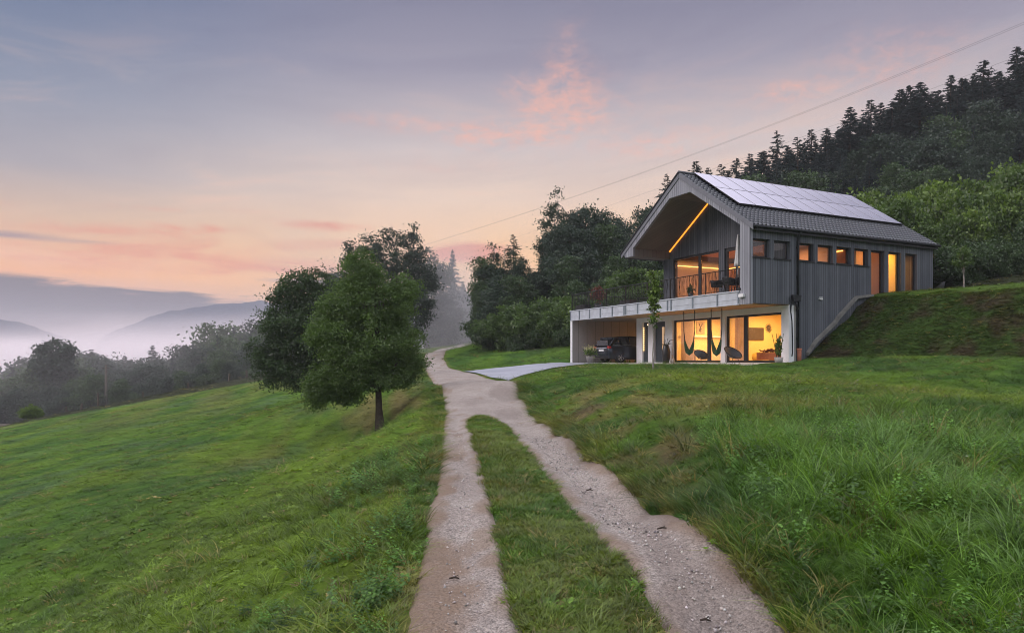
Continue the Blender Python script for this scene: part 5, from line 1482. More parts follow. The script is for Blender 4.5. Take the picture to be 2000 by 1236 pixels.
def trunk_mesh(h, r, cen, seed, mat, nb=14, lean=(0, 0), top=0.8, wob=0.05, low=.12):
    g = random.Random(seed); mb = MB(); H_ = h * top
    pts = [Vector((lean[0] * (k / 7) ** 1.3 + g.uniform(-wob, wob) * (k > 0), lean[1] * (k / 7) + g.uniform(-wob, wob) * (k > 0), H_ * k / 7)) for k in range(8)]
    rr = [r * (1.35 if k == 0 else 1) * (1 - k / 8.3) for k in range(8)]
    pts.insert(0, Vector((0, 0, -0.35))); rr.insert(0, r * 1.6)
    mb.tube(pts, rr, 8)
    cs = sorted(range(len(cen)), key=lambda i: g.random())[:nb * 3]
    used = 0
    for i in cs:
        if used >= nb: break
        e = Vector(cen[i]); z0 = max(h * low, min(e.z * 0.62, H_ * .92))
        k = min(7, max(1, int(z0 / H_ * 7))); s_ = pts[k + 1] if k + 1 < len(pts) else pts[-1]
        mid = s_.lerp(e, .5) + Vector((0, 0, (e - s_).length * .10)) + Vector((g.uniform(-.1, .1), g.uniform(-.1, .1), 0)) * (e - s_).length
        rb = rr[min(k + 1, len(rr) - 1)] * .5
        mb.tube([s_, s_.lerp(mid, .5) + Vector((0, 0, .03)), mid, e], [rb, rb * .75, rb * .5, rb * .12], 5); used += 1
    o = mb.build('trunk', mat); me = o.data; bpy.data.objects.remove(o)
    return me
def make_tree(name, label, cat, trunk_me, crown_me, loc=(0, 0, 0), rz=0, group=None, scale=1):
    o = empty(name, loc, rz, label, cat, group); o.scale = (scale,) * 3 if not hasattr(scale, '__len__') else scale
    for nm, me in (('trunk', trunk_me), ('crown', crown_me)):
        if me is None: continue
        c = bpy.data.objects.new(nm, me); C.objects.link(c); c.parent = o
    return o

# ---- the two trees on the left slope, lobes measured in metres from their own foot
def lobes_px(base, d, L, depth=0.9):
    s = d / FPX
    return [((px - base[0]) * s, dy, (base[1] - py) * s, rx * s, max(rx, ry) * s * depth, ry * s) for px, py, rx, ry, dy in L]
b1 = at(742, 838, 27.5)
L1 = lobes_px((742, 838), 27.5, [(704, 535, 34, 44, 0), (672, 590, 40, 44, .3), (722, 585, 46, 50, -.2), (780, 585, 24, 50, .2), (640, 600, 20, 28, .3), (648, 650, 44, 50, .1), (710, 665, 84, 54, 0), (784, 672, 38, 46, -.1),
                                 (802, 712, 28, 24, 0), (644, 748, 44, 32, .2), (616, 768, 24, 26, 0), (700, 728, 66, 32, .1), (760, 735, 44, 24, -.1), (672, 772, 24, 18, .4)])
gq = random.Random(77)
for _ in range(16):      # side boughs that break the outline
    q = gq.choice(L1); a_ = gq.uniform(0, 6.28); L1.append((q[0] + math.cos(a_) * q[3] * .95, q[1] + math.sin(a_) * q[4] * .8, q[2] + gq.uniform(-.2, .9) * q[5], gq.uniform(.22, .42), gq.uniform(.22, .42), gq.uniform(.18, .34)))
L1 = [q for q in L1 if q[0] + q[3] < 1.80 and q[0] - q[3] > -3.3]
cm, cen = crown_mesh(L1, 1250, 95, 0.34, 0.078, 21, M['leaf_a'], 0.30, 0.12, 0.30, 0.28)
tm = trunk_mesh(5.8, .15, cen, 3, M['bark'], 34, (-.35, .1), .92, low=.27)
zb = hz(b1.x, b1.y); print('tree base', zb, b1.z, [round(hz((742-1000)/FPX*d_, d_) - (EYE+(HOR-838)/FPX*d_), 2) for d_ in (20,22,24,26,28,30)])
make_tree('pear_tree', 'nearest tree, bright green with a short dark trunk, left of the track', 'tree', tm, cm, (b1.x, b1.y, zb))
b2 = at(636, 792, 41)
L2_ = lobes_px((636, 792), 41, [(584, 590, 40, 40, 0), (556, 610, 34, 34, 0), (610, 580, 34, 40, 0), (560, 660, 54, 34, 0), (535, 655, 26, 22, 0), (522, 705, 34, 28, 0), (570, 700, 60, 50, 0), (525, 745, 26, 30, 0), (560, 750, 44, 30, 0), (620, 660, 56, 70, 0), (630, 730, 50, 40, 0), (655, 600, 30, 40, 0)])
cm, cen = crown_mesh(L2_, 640, 95, 0.52, 0.125, 22, M['leaf_b'], 0.28, 0.2, 0.35, 0.2)
make_tree('orchard_tree', 'dark spreading tree just behind and left of the nearest tree on the slope', 'tree', trunk_mesh(6.2, .2, cen, 4, M['bark'], 20, (-1.2, 0), .9), cm, (b2.x, b2.y, hz(b2.x, b2.y)))
b3 = at(775, 690, 66)
L3 = lobes_px((775, 690), 66, [(742, 462, 24, 22, 0), (705, 478, 26, 20, 0), (795, 452, 26, 20, 0), (770, 490, 46, 32, 0), (822, 480, 16, 18, 0), (690, 510, 26, 26, 0), (730, 530, 50, 40, 0), (800, 530, 44, 44, 0), (780, 600, 60, 60, 0), (830, 560, 24, 34, 0), (700, 590, 50, 60, 0)])
cm, cen = crown_mesh(L3, 400, 85, 0.72, 0.21, 23, M['leaf_far'], 0.3, 0.1, 0.2, 0.3)
make_tree('oak_tree', 'tall ragged-topped tree rising behind the nearest slope tree against the pink sky', 'tree', trunk_mesh(11.5, .32, cen, 5, M['bark'], 26, (0, 0), .9), cm, (b3.x, b3.y, hz(b3.x, b3.y)))
b4 = at(832, 676, 92)
L4 = lobes_px((832, 676), 92, [(835, 520, 32, 36, 0), (862, 560, 34, 40, 0), (815, 580, 46, 60, 0), (850, 620, 50, 48, 0), (876, 610, 26, 40, 0)])
cm, cen = crown_mesh(L4, 330, 70, 0.95, 0.26, 24, M['leaf_far'], 0.3, 0.1, 0.4, 0.12)
make_tree('ash_tree', 'smooth rounded misty tree between the tall ragged tree and the lone spruce', 'tree', trunk_mesh(9, .25, cen, 6, M['bark'], 16, (0, 0), .85), cm, (b4.x, b4.y, hz(b4.x, b4.y)))
b5 = at(862, 669, 97)
L5 = lobes_px((862, 669), 97, [(860, 610, 40, 38, 0), (840, 635, 34, 32, 0), (882, 625, 26, 34, 0), (860, 650, 40, 22, 0)])
cm, cen = crown_mesh(L5, 300, 60, 0.9, 0.28, 25, M['leaf_b'], 0.3, 0.1, 0.4, 0.1)
make_tree('thicket_bush', 'dark rounded bush beside the bend of the track, right of the two slope trees', 'bush', trunk_mesh(3.0, .12, cen, 7, M['bark'], 10), cm, (b5.x, b5.y, hz(b5.x, b5.y)))

# ---- kinds to copy
def rnd_lobes(h, w, seed, n_=9, low=0.22):
    g = random.Random(seed); L = []
    for k in range(n_):
        u = (k + .5) / n_; z = h * (low + (0.90 - low) * u); ww = w * (1 - abs(u - .42) ** 1.6 * 1.35)
        a = g.uniform(0, 6.28); r = ww * g.uniform(.15, .55)
        L.append((r * math.cos(a), r * math.sin(a), z, ww * g.uniform(.42, .7), ww * g.uniform(.42, .7), h * g.uniform(.09, .16)))
    L.append((0, 0, h * .88, w * .3, w * .3, h * .1)); return L
BL = []
for k, (h, w, mt, seed) in enumerate(((14, 4.4, 'leaf_far', 31), (15, 3.8, 'leaf_far', 32), (13, 5.0, 'leaf_far', 33), (12, 4.2, 'leaf_b', 34))):
    cm, cen = crown_mesh(rnd_lobes(h, w, seed), 330, 60, 0.95, 0.29, seed, M[mt], 0.3, 0.12, 0.35, 0.06)
    BL.append((h * 1.0, trunk_mesh(h, .24, cen, seed, M['bark'], 14), cm))
# airy birch-like trees with visible stems
AIRY = []
for k, seed in enumerate((41, 42, 43)):
    g = random.Random(seed); L = [(g.uniform(-.8, .8), g.uniform(-.8, .8), 3 + 1.3 * i, g.uniform(.8, 1.9) * (1 - i / 14), g.uniform(.8, 1.9) * (1 - i / 14), g.uniform(.6, 1.1)) for i in range(10)]
    cm, cen = crown_mesh(L, 240, 50, 0.75, 0.22, seed, M['leaf_far'], 0.3, 0.25, 0.3, 0.35)
    AIRY.append((16.0, trunk_mesh(15.5, .15, cen, seed, M['bark_pale'], 26, (0, 0), .98), cm))
def spruce(h, w, seed, dens=1.0, gap=0.0):
    g = np.random.default_rng(seed); V = []; T = []; mb = MB()
    mb.tube([(0, 0, -.5), (0, 0, h * .3), (0.05, 0, h * .7), (0, 0, h * .99)], [.26, .2, .1, .015], 7)
    nbr = int(360 * (1 - gap))
    bias = g.random(4) * 6.28
    for b in range(nbr):
        u = 0.08 + 0.91 * (b / nbr) ** 0.92 + g.normal() * .004; z = h * min(u, .99)
        a = g.random() * 6.28
        lob = 1 + .22 * math.cos(a - bias[0] + u * 5) + .16 * math.cos(2 * a - bias[1] - u * 9)
        L = (w * (1 - u) ** 0.92 * (0.55 + .6 * g.random()) * lob + .08) * (1.0 if u > .2 else .7); dx, dy = math.cos(a), math.sin(a)
        rise = 0.55 * (u - .45) + g.normal() * .12
        n_ = max(9, int(30 * L * dens + 8)); t = g.random(n_) ** .7
        c = np.stack([dx * L * t, dy * L * t, z + L * (rise * t - 0.30 * t * t + .12 * t ** 3)], -1) + g.normal(0, .06, (n_, 3)) * min(1, L)
        sd_ = np.where(g.random(n_) < .5, -1, 1) * (0.2 + 0.4 * g.random(n_))
        side = np.stack([-dy * sd_, dx * sd_, -0.35 + .45 * g.normal(size=n_) * .5], -1) + np.array([dx, dy, 0]) * .6
        side /= np.linalg.norm(side, axis=1)[:, None]
        ln = (0.24 + 0.30 * g.random((n_, 1))) * (1.15 - .4 * t[:, None]) * (0.6 + .5 * min(L / w, 1))
        V.append(leaf_quads(c + side * ln * .3, side, ln, 0.17, g)); T.append(np.full(n_, np.clip(.5 + g.normal() * .28, 0, 1)))
    V = np.concatenate(V); T = np.concatenate(T)
    me = np_mesh('crown', V, np.arange(len(V)).reshape(-1, 4), M['needle'], {'tint': ('FACE', 'FLOAT', T)}, link=False)
    o = mb.build('trunk', M['bark']); tme = o.data; bpy.data.objects.remove(o)
    return (h, tme, me)
SP = [spruce(20, 5.2, 51), spruce(20, 4.6, 52), spruce(20, 5.2, 53, .85, .2), spruce(20, 5.2, 54, .75, .4)]
SH = []
for k, (mt, seed) in enumerate((('leaf_c', 61), ('leaf_c', 62), ('leaf_a', 63), ('leaf_b', 64))):
    g = random.Random(seed); L = [(g.uniform(-1.3, 1.3), g.uniform(-1.3, 1.3), g.uniform(.6, 2.5), g.uniform(.7, 1.2), g.uniform(.7, 1.2), g.uniform(.5, 1.0)) for i in range(9)]
    cm, cen = crown_mesh(L, 330, 46, 0.42, 0.17, seed, M[mt], 0.3, 0.1, 0.3, 0.2)
    SH.append((3.3, trunk_mesh(2.6, .07, cen, seed, M['bark'], 10, (0, 0), .8), cm))
tr = random.Random(99)
def put(kind, px, ytop, d, name, label, cat, group, wide=1.0, sink=0.3):
    H0, tme, cme = kind
    x = (px - 1000) / FPX * d; zb = hz(x, d) - sink
    top = EYE + (HOR - ytop) / FPX * d
    sc_ = max((top - zb) / H0, 0.12)
    w_ = sc_ * wide
    return make_tree(name, label, cat, tme, cme, (x, d, zb), tr.uniform(0, 6.28), group, (w_, w_, sc_))
def skyl(pts, px): return float(np.interp(px, [p[0] for p in pts], [p[1] for p in pts]))

def band(px, cuts, names):
    for c_, n_ in zip(cuts, names):
        if px < c_: return n_
    return names[-1]
# ---- wooded hill behind the house
SR = [(1300, 345), (1345, 318), (1400, 318), (1450, 300), (1500, 268), (1560, 262), (1615, 248), (1660, 212), (1720, 196), (1790, 165), (1855, 150), (1920, 122), (1960, 130), (2000, 92), (2080, 60)]
tops = [(1360, 312), (1384, 326), (1410, 318), (1438, 306), (1465, 298), (1492, 292), (1518, 253), (1540, 282), (1558, 265), (1585, 250), (1614, 248), (1640, 250), (1661, 208), (1684, 225), (1701, 192), (1719, 200), (1742, 195), (1757, 172), (1778, 164), (1798, 160),
        (1822, 178), (1856, 144), (1880, 150), (1902, 158), (1921, 116), (1948, 138), (1968, 150), (1985, 88), (2003, 96), (2030, 90), (2055, 70)]
GS = 'spruces along the skyline of the wooded hill'
ORD = ['first', 'second', 'third', 'fourth', 'fifth', 'sixth', 'seventh', 'eighth', 'ninth', 'tenth', 'eleventh', 'twelfth', 'thirteenth', 'fourteenth', 'fifteenth', 'sixteenth']
nvis = [q for q in sorted(tops) if q[0] < 2000]
def sky_label(px):
    i = [q[0] for q in nvis].index(px) if px < 2000 else -1
    if i < 0: return 'spruce on the hill skyline at or past the right edge of the picture'
    return ORD[i] + ' spruce along the hill skyline counting from the house ridge' if i < 15 else ORD[len(nvis) - 1 - i] + ' spruce along the hill skyline counting from the right edge'
for i, (px, yt) in enumerate(tops):
    put(SP[tr.choice((0, 0, 1, 2, 3))], px, yt, tr.uniform(84, 94) if px > 1480 else tr.uniform(95, 110), 'spruce_tree', sky_label(px), 'tree', GS, tr.uniform(1.4, 2.0))
px = 1350
while px < 2060:
    put(SP[tr.choice((0, 1, 2))], px, skyl(SR, px) + tr.uniform(12, 40), tr.uniform(93, 99), 'spruce_tree', 'dark spruce just behind and between the skyline spruces', 'tree', 'spruces behind the skyline row', tr.uniform(1.4, 1.9)); px += tr.uniform(18, 30)
GB = 'trees filling the wooded hillside behind the house'
for dpx, dd, dy, kinds, st_ in ((18, 88, 45, 'S', 0), (20, 80, 80, 'SSB', 9), (22, 74, 120, 'SSB', 4), (24, 67, 172, 'SBB', 12), (26, 61, 225, 'BA', 2), (30, 56, 265, 'BA', 7)):
    px = 1310 + st_
    while px < 2090:
        yt = skyl(SR, px) + dy + tr.uniform(-22, 22)
        d_ = dd + tr.uniform(-3, 3)
        bd = band(px, (1520, 1700, 9999), ('above the front of the house roof', 'above the rear of the house roof', 'right of the house roof'))
        up = 'upper' if dd > 76 else 'lower'
        if yt < 430 and not (dd < 62 and px < 1480):
            k_ = tr.choice(kinds)
            if k_ == 'S': put(tr.choice(SP), px, yt, d_, 'spruce_tree', 'dark spruce on the %s wooded hillside %s' % (up, bd), 'tree', 'spruces on the %s hillside %s' % (up, bd), tr.uniform(1.1, 1.5))
            elif k_ == 'A': put(tr.choice(AIRY), px, yt, d_, 'birch_tree', 'slender pale-stemmed tree on the wooded hillside ' + bd, 'tree', 'pale-stemmed trees ' + bd, 1.1)
            else: put(tr.choice(BL), px, yt, d_, 'broadleaf_tree', 'dark leafy tree on the %s wooded hillside %s' % (up, bd), 'tree', 'leafy trees on the %s hillside %s' % (up, bd), tr.uniform(.9, 1.2))
        px += dpx * tr.uniform(.75, 1.3)
# the spruce that shows beside the gable, the trees left of it
put(SP[3], 1303, 336, 62, 'spruce_tree', 'sparse spruce showing its tip just left of the house ridge', 'tree', None, 1.1)
for px, yt, d_, k_, w_ in ((1262, 400, 66, BL[1], .9), (1245, 412, 72, AIRY[0], 1.2), (1285, 396, 60, BL[0], .9), (1222, 420, 76, AIRY[1], 1.3), (1205, 414, 80, BL[2], .8), (1330, 352, 70, BL[1], .9)):
    put(k_, px, yt, d_, 'broadleaf_tree', 'leafy tree in the group showing under the left eave of the house', 'tree', 'trees beyond the left eave', w_)
# ---- clump between the track and the house
GM = 'trees of the dark wood between the track and the house'
for px, yt, d_, k_, w_ in ((1090, 362, 64, AIRY[0], 1.0), (1082, 395, 65, AIRY[1], 1.3), (1118, 405, 66, BL[1], .9), (1128, 392, 68, AIRY[2], 1.2), (1150, 398, 66, BL[0], .85), (1170, 403, 68, AIRY[1], 1.4), (1186, 412, 70, BL[2], .7),
                           (1062, 440, 64, AIRY[2], 1.3), (1100, 430, 62, BL[0], .8), (1140, 440, 62, BL[1], .9), (1190, 440, 63, BL[3], .8), (1215, 450, 62, BL[2], .8), (1070, 490, 60, BL[2], .9), (1110, 500, 59, BL[3], .9), (1155, 490, 60, BL[0], .9), (1200, 500, 58, BL[3], .9), (1240, 470, 60, BL[1], .9), (1265, 490, 58, BL[3], .9)):
    put(k_, px, yt, d_, 'wood_tree', 'dense dark tree in the %s part of the wood between track and house' % band(px, (1105, 1165, 9999), ('left', 'middle', 'right')), 'tree', 'trees in the %s part of the wood between track and house' % band(px, (1105, 1165, 9999), ('left', 'middle', 'right')), w_)
for px, yt, d_, k_, w_ in ((1003, 455, 66, SP[3], 1.3), (965, 468, 64, AIRY[0], 1.5), (985, 480, 63, AIRY[1], 1.5), (948, 505, 64, BL[3], .9), (1020, 500, 62, BL[0], .8), (975, 530, 60, BL[2], 1.0), (1010, 540, 59, BL[3], 1.1), (1045, 525, 60, BL[1], 1.0), (950, 560, 62, BL[3], .9)):
    put(k_, px, yt, d_, 'wood_tree', 'tree at the left end of the dark wood beside the misty gap', 'tree', 'trees at the left end of the dark wood', w_)
GU = 'bushes at the foot of the wood'
for px, yt, d_, k_, w_, lab in ((958, 604, 60, SH[3], 1.0, 'dark round bush beside the far bend of the track'), (940, 625, 63, SH[3], .9, None), (985, 610, 58, SH[2], 1.0, None), (1015, 600, 56, SH[2], 1.1, None), (1045, 590, 56, SH[2], 1.1, None), (1075, 600, 55, SH[2], 1.0, None),
                                (1030, 640, 54, SH[3], 1.1, None), (1062, 640, 53.5, SH[2], 1.0, None), (1096, 612, 52, SH[2], 1.0, None), (1110, 640, 50.5, SH[3], .9, None)):
    put(k_, px, yt, d_, 'bush', lab or 'leafy green bush in the row at the foot of the dark wood', 'bush', None if lab else GU, w_)
for px, yt, d_, k_ in ((1115, 582, 54, 2), (1135, 575, 53, 0), (1160, 572, 54, 2), (1190, 562, 55, 0), (1215, 552, 54, 0), (1240, 535, 54, 2), (1262, 520, 54, 0), (1285, 518, 55, 0), (1300, 530, 53, 2), (1178, 585, 51, 3), (1230, 570, 51, 2), (1275, 560, 51, 3)):
    put(SH[k_], px, yt, d_, 'bush', 'green bush on the slope behind the %s of the open terrace railing' % ('left end' if px < 1200 else 'right end'), 'bush', 'bushes behind the %s of the terrace railing' % ('left end' if px < 1200 else 'right end'), 1.0)
# lone spruce and misty trees in the gap
put(SP[0], 884, 486, 108, 'spruce_tree', 'lone slim spruce standing in the gap between the slope trees and the dark wood', 'tree', None, .95)
put(SP[1], 903, 548, 112, 'spruce_tree', 'small misty spruce just right of the lone slim spruce', 'tree', None, 1.2)
for k in range(9):
    put(BL[k % 4], 868 + k * 10 + tr.uniform(-3, 3), 575 + tr.uniform(-14, 18), 118 + k % 3 * 9, 'broadleaf_tree', 'pale misty tree far back in the gap where the track vanishes', 'tree', 'misty trees in the gap', 1.1)
for px, yt, d_ in ((660, 520, 84), (640, 560, 80), (615, 580, 78), (690, 560, 82), (730, 560, 88), (800, 620, 85)):
    put(BL[tr.randrange(3)], px, yt, d_, 'broadleaf_tree', 'hazy tree partly hidden behind the crowns of the slope trees', 'tree', 'hazy trees behind the slope trees', 1.0)

# ---- tall shrubs at the right, above the bank
SG = [(1690, 402), (1740, 378), (1790, 372), (1830, 386), (1870, 366), (1925, 352), (1960, 335), (2000, 318), (2080, 300)]
GR = 'tall leafy shrubs above the bank on the right'
for row, (dd, dy, stp) in enumerate(((47, 0, 17), (44.5, 28, 20), (42, 62, 24), (40.5, 105, 28))):
    px = 1705 + row * 24
    while px < 2100:
        yt = skyl(SG, px) + dy + tr.uniform(-10, 10); k_ = SH[tr.choice((0, 0, 1, 2) if row < 2 else (1, 2, 3))]
        put(k_, px, yt, dd + tr.uniform(-.8, .8), 'tall_shrub', 'tall leafy green shrub in the %s of the dense shrubs right of the house' % band(px, (1810, 1910, 9999), ('left part', 'middle', 'right part')), 'shrub', 'tall leafy shrubs, ' + band(px, (1810, 1910, 9999), ('left part', 'middle', 'right part')), tr.uniform(.62, .85))
        px += stp * tr.uniform(.8, 1.25)
for k in range(9):
    px = 1835 + k * 26; put(SH[3], px, 470 + tr.uniform(-10, 20), 38.6 + tr.uniform(-.5, .8), 'tall_shrub', 'low dark shrub in shade along the crest of the bank right of the house', 'shrub', 'dark shrubs along the bank crest', .9)
# saplings
def sapling(name, label, px, py, d, ytop, lobes, leaf, seed, mat, stake=False, r=.035):
    p = at(px, py, d); zb = hz(p.x, p.y); h = EYE + (HOR - ytop) / FPX * d - zb
    L = [(x_, y_, h * z_, rx, rx, rz) for x_, y_, z_, rx, rz in lobes]
    cm, cen = crown_mesh(L, 80, 18, .15, leaf, seed, mat, .3, .1, .5, .3)
    return make_tree(name, label, 'young tree', trunk_mesh(h, r, cen, seed, M['bark_pale'], 12, (0, 0), .97, .02), cm, (p.x, p.y, zb))
sapling('young_tree', 'slender young tree with a pale stem on the lawn before the front door', 1276, 716, 31.0, 520,
        [(-.05, 0, .92, .12, .30), (.05, 0, .80, .20, .38), (-.05, 0, .70, .22, .30), (.06, 0, .60, .24, .16), (0, 0, .50, .07, .2), (0.02, 0, .40, .07, .12)], .13, 71, M['leaf_c'])
sapling('young_tree', 'thin young tree with a straight stem on the bank crest right of the house', 1882, 556, 33.5, 478, [(0, 0, .82, .28, .25), (.1, 0, .65, .35, .2), (-.15, 0, .58, .25, .15)], .12, 72, M['leaf_a'])

# ---- trees below the meadow edge on the left
SL = [(-60, 735), (0, 728), (30, 718), (55, 705), (150, 705), (175, 700), (205, 700), (230, 712), (255, 710), (280, 694), (300, 688), (340, 702), (365, 690), (385, 678), (410, 672), (440, 660), (470, 652), (505, 640), (540, 630), (600, 600)]
GL = 'misty trees below the edge of the meadow'
for row, (dd, dy, stp) in enumerate(((135, 0, 18), (120, 16, 23), (108, 34, 27), (97, 54, 28))):
    px = -50 + row * 7
    while px < 610:
        yt = skyl(SL, px) + dy - 7 + tr.uniform(-19, 14); k_ = tr.random()
        bd = band(px, (150, 270, 400, 9999), ('at the far left', 'around the utility pole', 'right of the utility pole', 'beside the slope trees'))
        if row < 2 and k_ < .4: put(tr.choice(SP), px, yt - 6, dd, 'spruce_tree', 'misty pointed conifer in the woods below the meadow, ' + bd, 'tree', 'misty conifers below the meadow, ' + bd, 1.2)
        else: put(tr.choice(BL), px, yt, dd + tr.uniform(-3, 3), 'broadleaf_tree', 'misty leafy tree in the woods below the meadow, ' + bd, 'tree', 'misty leafy trees below the meadow, ' + bd, 1.15)
        px += stp * tr.uniform(.8, 1.3)
b6 = at(108, 800, 104)
L6 = lobes_px((108, 800), 104, [(105, 678, 20, 14, 0), (86, 692, 16, 12, 0), (128, 690, 14, 14, 0), (104, 712, 30, 20, 0), (80, 718, 16, 14, 0), (132, 726, 14, 14, 0), (106, 745, 24, 20, 0)])
cm, cen = crown_mesh(L6, 210, 40, 1.0, 0.42, 26, M['leaf_far'], 0.3, 0.1, 0.3, 0.25)
make_tree('poplar_tree', 'tallest round-headed misty tree at the far left, standing above the woods below the meadow', 'tree', trunk_mesh(9, .3, cen, 8, M['bark'], 14, (0, 0), .8), cm, (b6.x, b6.y, b6.z))
p = at(64, 815, 76); put(SH[0], 64, 785, 76, 'bush', 'small yellow-green bush at the meadow edge near the far left fence post', 'bush', None, .8)

# ---- fence posts, utility pole, far roofs
for px, h_, lab in ((69.7, .75, 'leftmost fence post at the meadow edge beside the small yellow-green bush'), (130, .5, 'short fence post at the meadow edge, second from the left'), (159, .5, 'short fence post at the meadow edge, third from the left'),
                    (191.6, 1.15, 'tallest dark fence post at the meadow edge, below the utility pole'), (279.5, .5, 'fence post at the meadow edge right of the tallest post'), (368, .5, 'fence post halfway along the meadow edge'), (447.7, .6, 'second fence post from the slope trees along the meadow edge'), (482, .6, 'fence post closest to the slope trees at the meadow edge')):
    d_ = 76.0; h_ = h_ * 1.3; x_ = (px - 1000) / FPX * d_
    o = MB().prism([(-.08, -.08), (.08, -.08), (.08, .08), (-.08, .08)], 2, -.5, h_).add([(-.08, -.08, h_), (.08, -.08, h_), (.08, .08, h_), (-.08, .08, h_), (0, 0, h_ + .06)], [(0, 1, 4), (1, 2, 4), (2, 3, 4), (3, 0, 4)]).build('fence_post', M['post'])
    o.location = (x_, d_, hz(x_, d_)); o.rotation_euler = (R(tr.uniform(-4, 4)), R(tr.uniform(-4, 4)), tr.random()); tagp(o, lab, 'fence post', 'fence posts along the meadow edge')
p = at(207, 712, 96); zb = hz(p.x, p.y)
o = empty('utility_pole', (p.x, p.y, zb), 0, 'tall thin wooden utility pole in front of the misty woods', 'utility pole')
MB().tube([(0, 0, -1), (0, 0, p.z - zb)], [.22, .15], 8).build('pole', M['post'], o)
MB().box(-.5, .5, -.05, .05, p.z - zb - .5, p.z - zb - .4).build('crossarm', M['post'], o)
p = at(0, 828, 84); o = empty('farm_shed', (p.x - 1.6, p.y + 3, hz(p.x, p.y) - 1.1), .4, 'small shed with a brown roof at the far left edge beyond the meadow', 'shed')
MB().box(-2, 2, -1.5, 1.5, -1, 1.7).build('wall', M['concrete'], o)
MB().prism([(-1.8, 1.6), (0, 2.7), (1.8, 1.6), (1.8, 1.72), (0, 2.85), (-1.8, 1.72)], 0, -2.3, 2.3).build('roof', M['post'], o)
MB().box(2.0, 2.03, -.4, .4, -.5, 1.2).build('door', M['door'], o); o.scale = (.6, .6, .6)

# ---- power lines
def cable(label, pts, d0, d1, dpy=0.0, r=.008):
    pts = sorted(pts); xs = np.array([q[0] for q in pts], float); yv = np.array([q[1] for q in pts], float)
    co = np.polyfit(xs, yv, 3); px = np.linspace(xs[0], xs[-1], 60)
    P_ = []
    for x_ in px:
        u_ = (x_ - xs[0]) / (xs[-1] - xs[0]); d_ = 1 / ((1 - u_) / d0 + u_ / d1)
        P_.append(at(x_, np.polyval(co, x_) + dpy * u_, d_))
    o = MB().tube(P_, r, 5).build('power_cable', M['cord']); tagp(o, label, 'cable', 'power cables crossing the sky'); return o
W1 = [(760, 500), (850, 471), (1069, 402), (1275, 330), (1480, 253), (1720, 160), (2000, 44), (2080, 10)]
cable('upper power cable of the higher pair crossing the sky above the house', W1, 150, 52)
cable('lower power cable of the higher pair crossing the sky above the house', W1, 150, 52, 4.0)
cable('single power cable of the lower line passing just behind the house roof and the spruces', [(900, 500), (1010, 462), (1180, 404), (1275, 374), (1600, 255), (1884, 150), (2000, 105), (2080, 75)], 150, 60)

# ---- far hills
hx = np.linspace(-1350, 500, 371); hy = np.linspace(720, 1330, 123)
HX, HY = np.meshgrid(hx, hy)
pxx = 1000 + HX / 1000 * FPX; px1 = 1000 + HX / 860 * FPX
r2 = np.interp(pxx, [-900, 150, 240, 290, 335, 400, 500, 620, 760, 900, 1100, 1700], [703, 690, 664, 630, 607, 596, 588, 604, 625, 640, 640, 650])
r1 = np.interp(px1, [-900, -100, 0, 35, 60, 95, 160, 260], [640, 622, 629, 636, 645, 656, 675, 703])
zz2 = (703 - r2) / FPX * 1000 * np.exp(-((HY - 1020) / 170) ** 2)
zz1 = (708 - r1) / FPX * 860 * np.exp(-((HY - 860) / 90) ** 2)
ZZ = np.maximum(zz2, zz1) - 34 * (1 - np.minimum(1, np.maximum(zz1, zz2) / 30))
ZZ = ZZ + (fbm(HX, HY, 16, 201, 3) - .5) * 9 * sstep(5, 30, np.maximum(zz1, zz2)) + (fbm(HX, HY, 160, 207, 2) - .5) * 8
a, b = HX.shape; i2, j2 = np.meshgrid(np.arange(b - 1), np.arange(a - 1)); q = (j2 * b + i2).ravel()
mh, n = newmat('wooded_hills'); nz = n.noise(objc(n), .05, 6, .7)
princ(n, n.mix(n.rng(nz, .35, .65), (0.008, 0.022, 0.050), (0.016, 0.036, 0.075)), 1.0, 0, 0.0)  # blue of distant haze put into the hill colour
hl = np_mesh('hills', np.stack([HX.ravel(), HY.ravel(), ZZ.ravel()], -1), np.stack([q, q + 1, q + b + 1, q + b], -1), mh)
tagp(hl, 'blue wooded hills beyond the misty valley', None, None, 'structure')

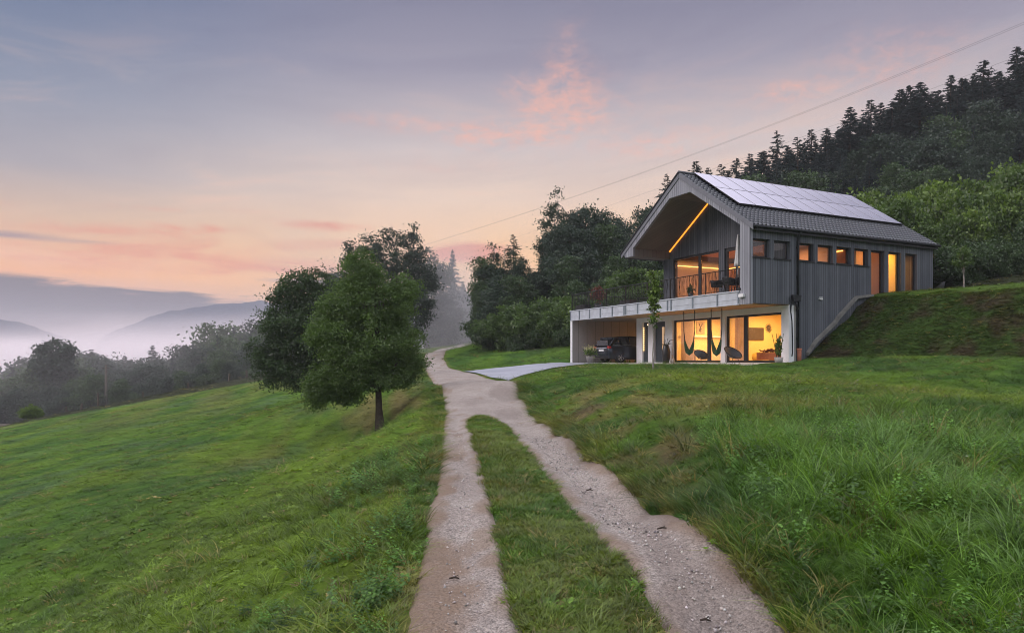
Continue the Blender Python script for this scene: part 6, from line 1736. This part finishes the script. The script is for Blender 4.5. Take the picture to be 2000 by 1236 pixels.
# ---- air: even haze, and the valley fog
def vol_box(name, x0, x1, y0, y1, z0, z1, mat, label):
    o = MB().box(x0, x1, y0, y1, z0, z1).build(name, mat); tagp(o, label, None, None, 'stuff'); return o
mv, n = newmat('haze_air')
pv_ = n.n('ShaderNodeVolumePrincipled'); pv_.inputs['Color'].default_value = (0.90, 0.90, 0.97, 1); pv_.inputs['Density'].default_value = 0.0004; pv_.inputs['Anisotropy'].default_value = 0.0
n.l(pv_.outputs[0], n.out.inputs['Volume'])
vol_box('haze', -1550, 800, -90, 1680, -60, 104, mv, 'thin even haze in the evening air')
mf, n = newmat('valley_fog')
tcg = objc(n); sp_ = n.n('ShaderNodeSeparateXYZ'); n.l(tcg, sp_.inputs[0])
nz = n.noise(n.comb(n.m('MULTIPLY', sp_.outputs[0], .010), n.m('MULTIPLY', sp_.outputs[1], .010), n.m('MULTIPLY', sp_.outputs[2], .035)), 1.0, 3, .55)
topz = n.m('ADD', 4.6, n.m('MULTIPLY', n.m('SUBTRACT', nz, .5), 34.0))
fz = n.rng(n.m('SUBTRACT', topz, sp_.outputs[2]), -9, 14, 0, 1, True)
sx = n.rng(sp_.outputs[0], -5, -60, 0, 1, True)
fy = n.rng(sp_.outputs[1], 112, 235, 0.17, 1, True)
de = n.m('MULTIPLY', n.m('MULTIPLY', fz, fy), n.m('MULTIPLY', sx, 0.030))
pf_ = n.n('ShaderNodeVolumePrincipled'); pf_.inputs['Color'].default_value = (0.99, 0.93, 0.955, 1); n.l(de, pf_.inputs['Density']); pf_.inputs['Anisotropy'].default_value = 0.0
n.l(pf_.outputs[0], n.out.inputs['Volume'])
vol_box('valley_fog', -560, -4, 84, 640, -48, 30, mf, 'pale lilac fog filling the valley beyond the woods on the left')

mm_, n = newmat('drifting_mist')
tcg = objc(n); sp_ = n.n('ShaderNodeSeparateXYZ'); n.l(tcg, sp_.inputs[0])
nz = n.noise(tcg, .07, 3, .55)
fz = n.m('MULTIPLY', n.rng(sp_.outputs[2], 18, 8, 0, 1, True), n.m('MULTIPLY', n.rng(sp_.outputs[0], -29, -20, 0, 1, True), n.rng(sp_.outputs[0], -1, -6, 0, 1, True)))
de = n.m('MULTIPLY', n.m('MULTIPLY', fz, n.rng(sp_.outputs[1], 58, 72, 0, 1, True)), n.m('MULTIPLY', n.rng(nz, .3, .7), 0.026))
pf_ = n.n('ShaderNodeVolumePrincipled'); pf_.inputs['Color'].default_value = (0.95, 0.93, 0.98, 1); n.l(de, pf_.inputs['Density'])
n.l(pf_.outputs[0], n.out.inputs['Volume'])
vol_box('drifting_mist', -30, 0, 57, 150, -6, 19, mm_, 'thin mist drifting between the slope trees and the wood')
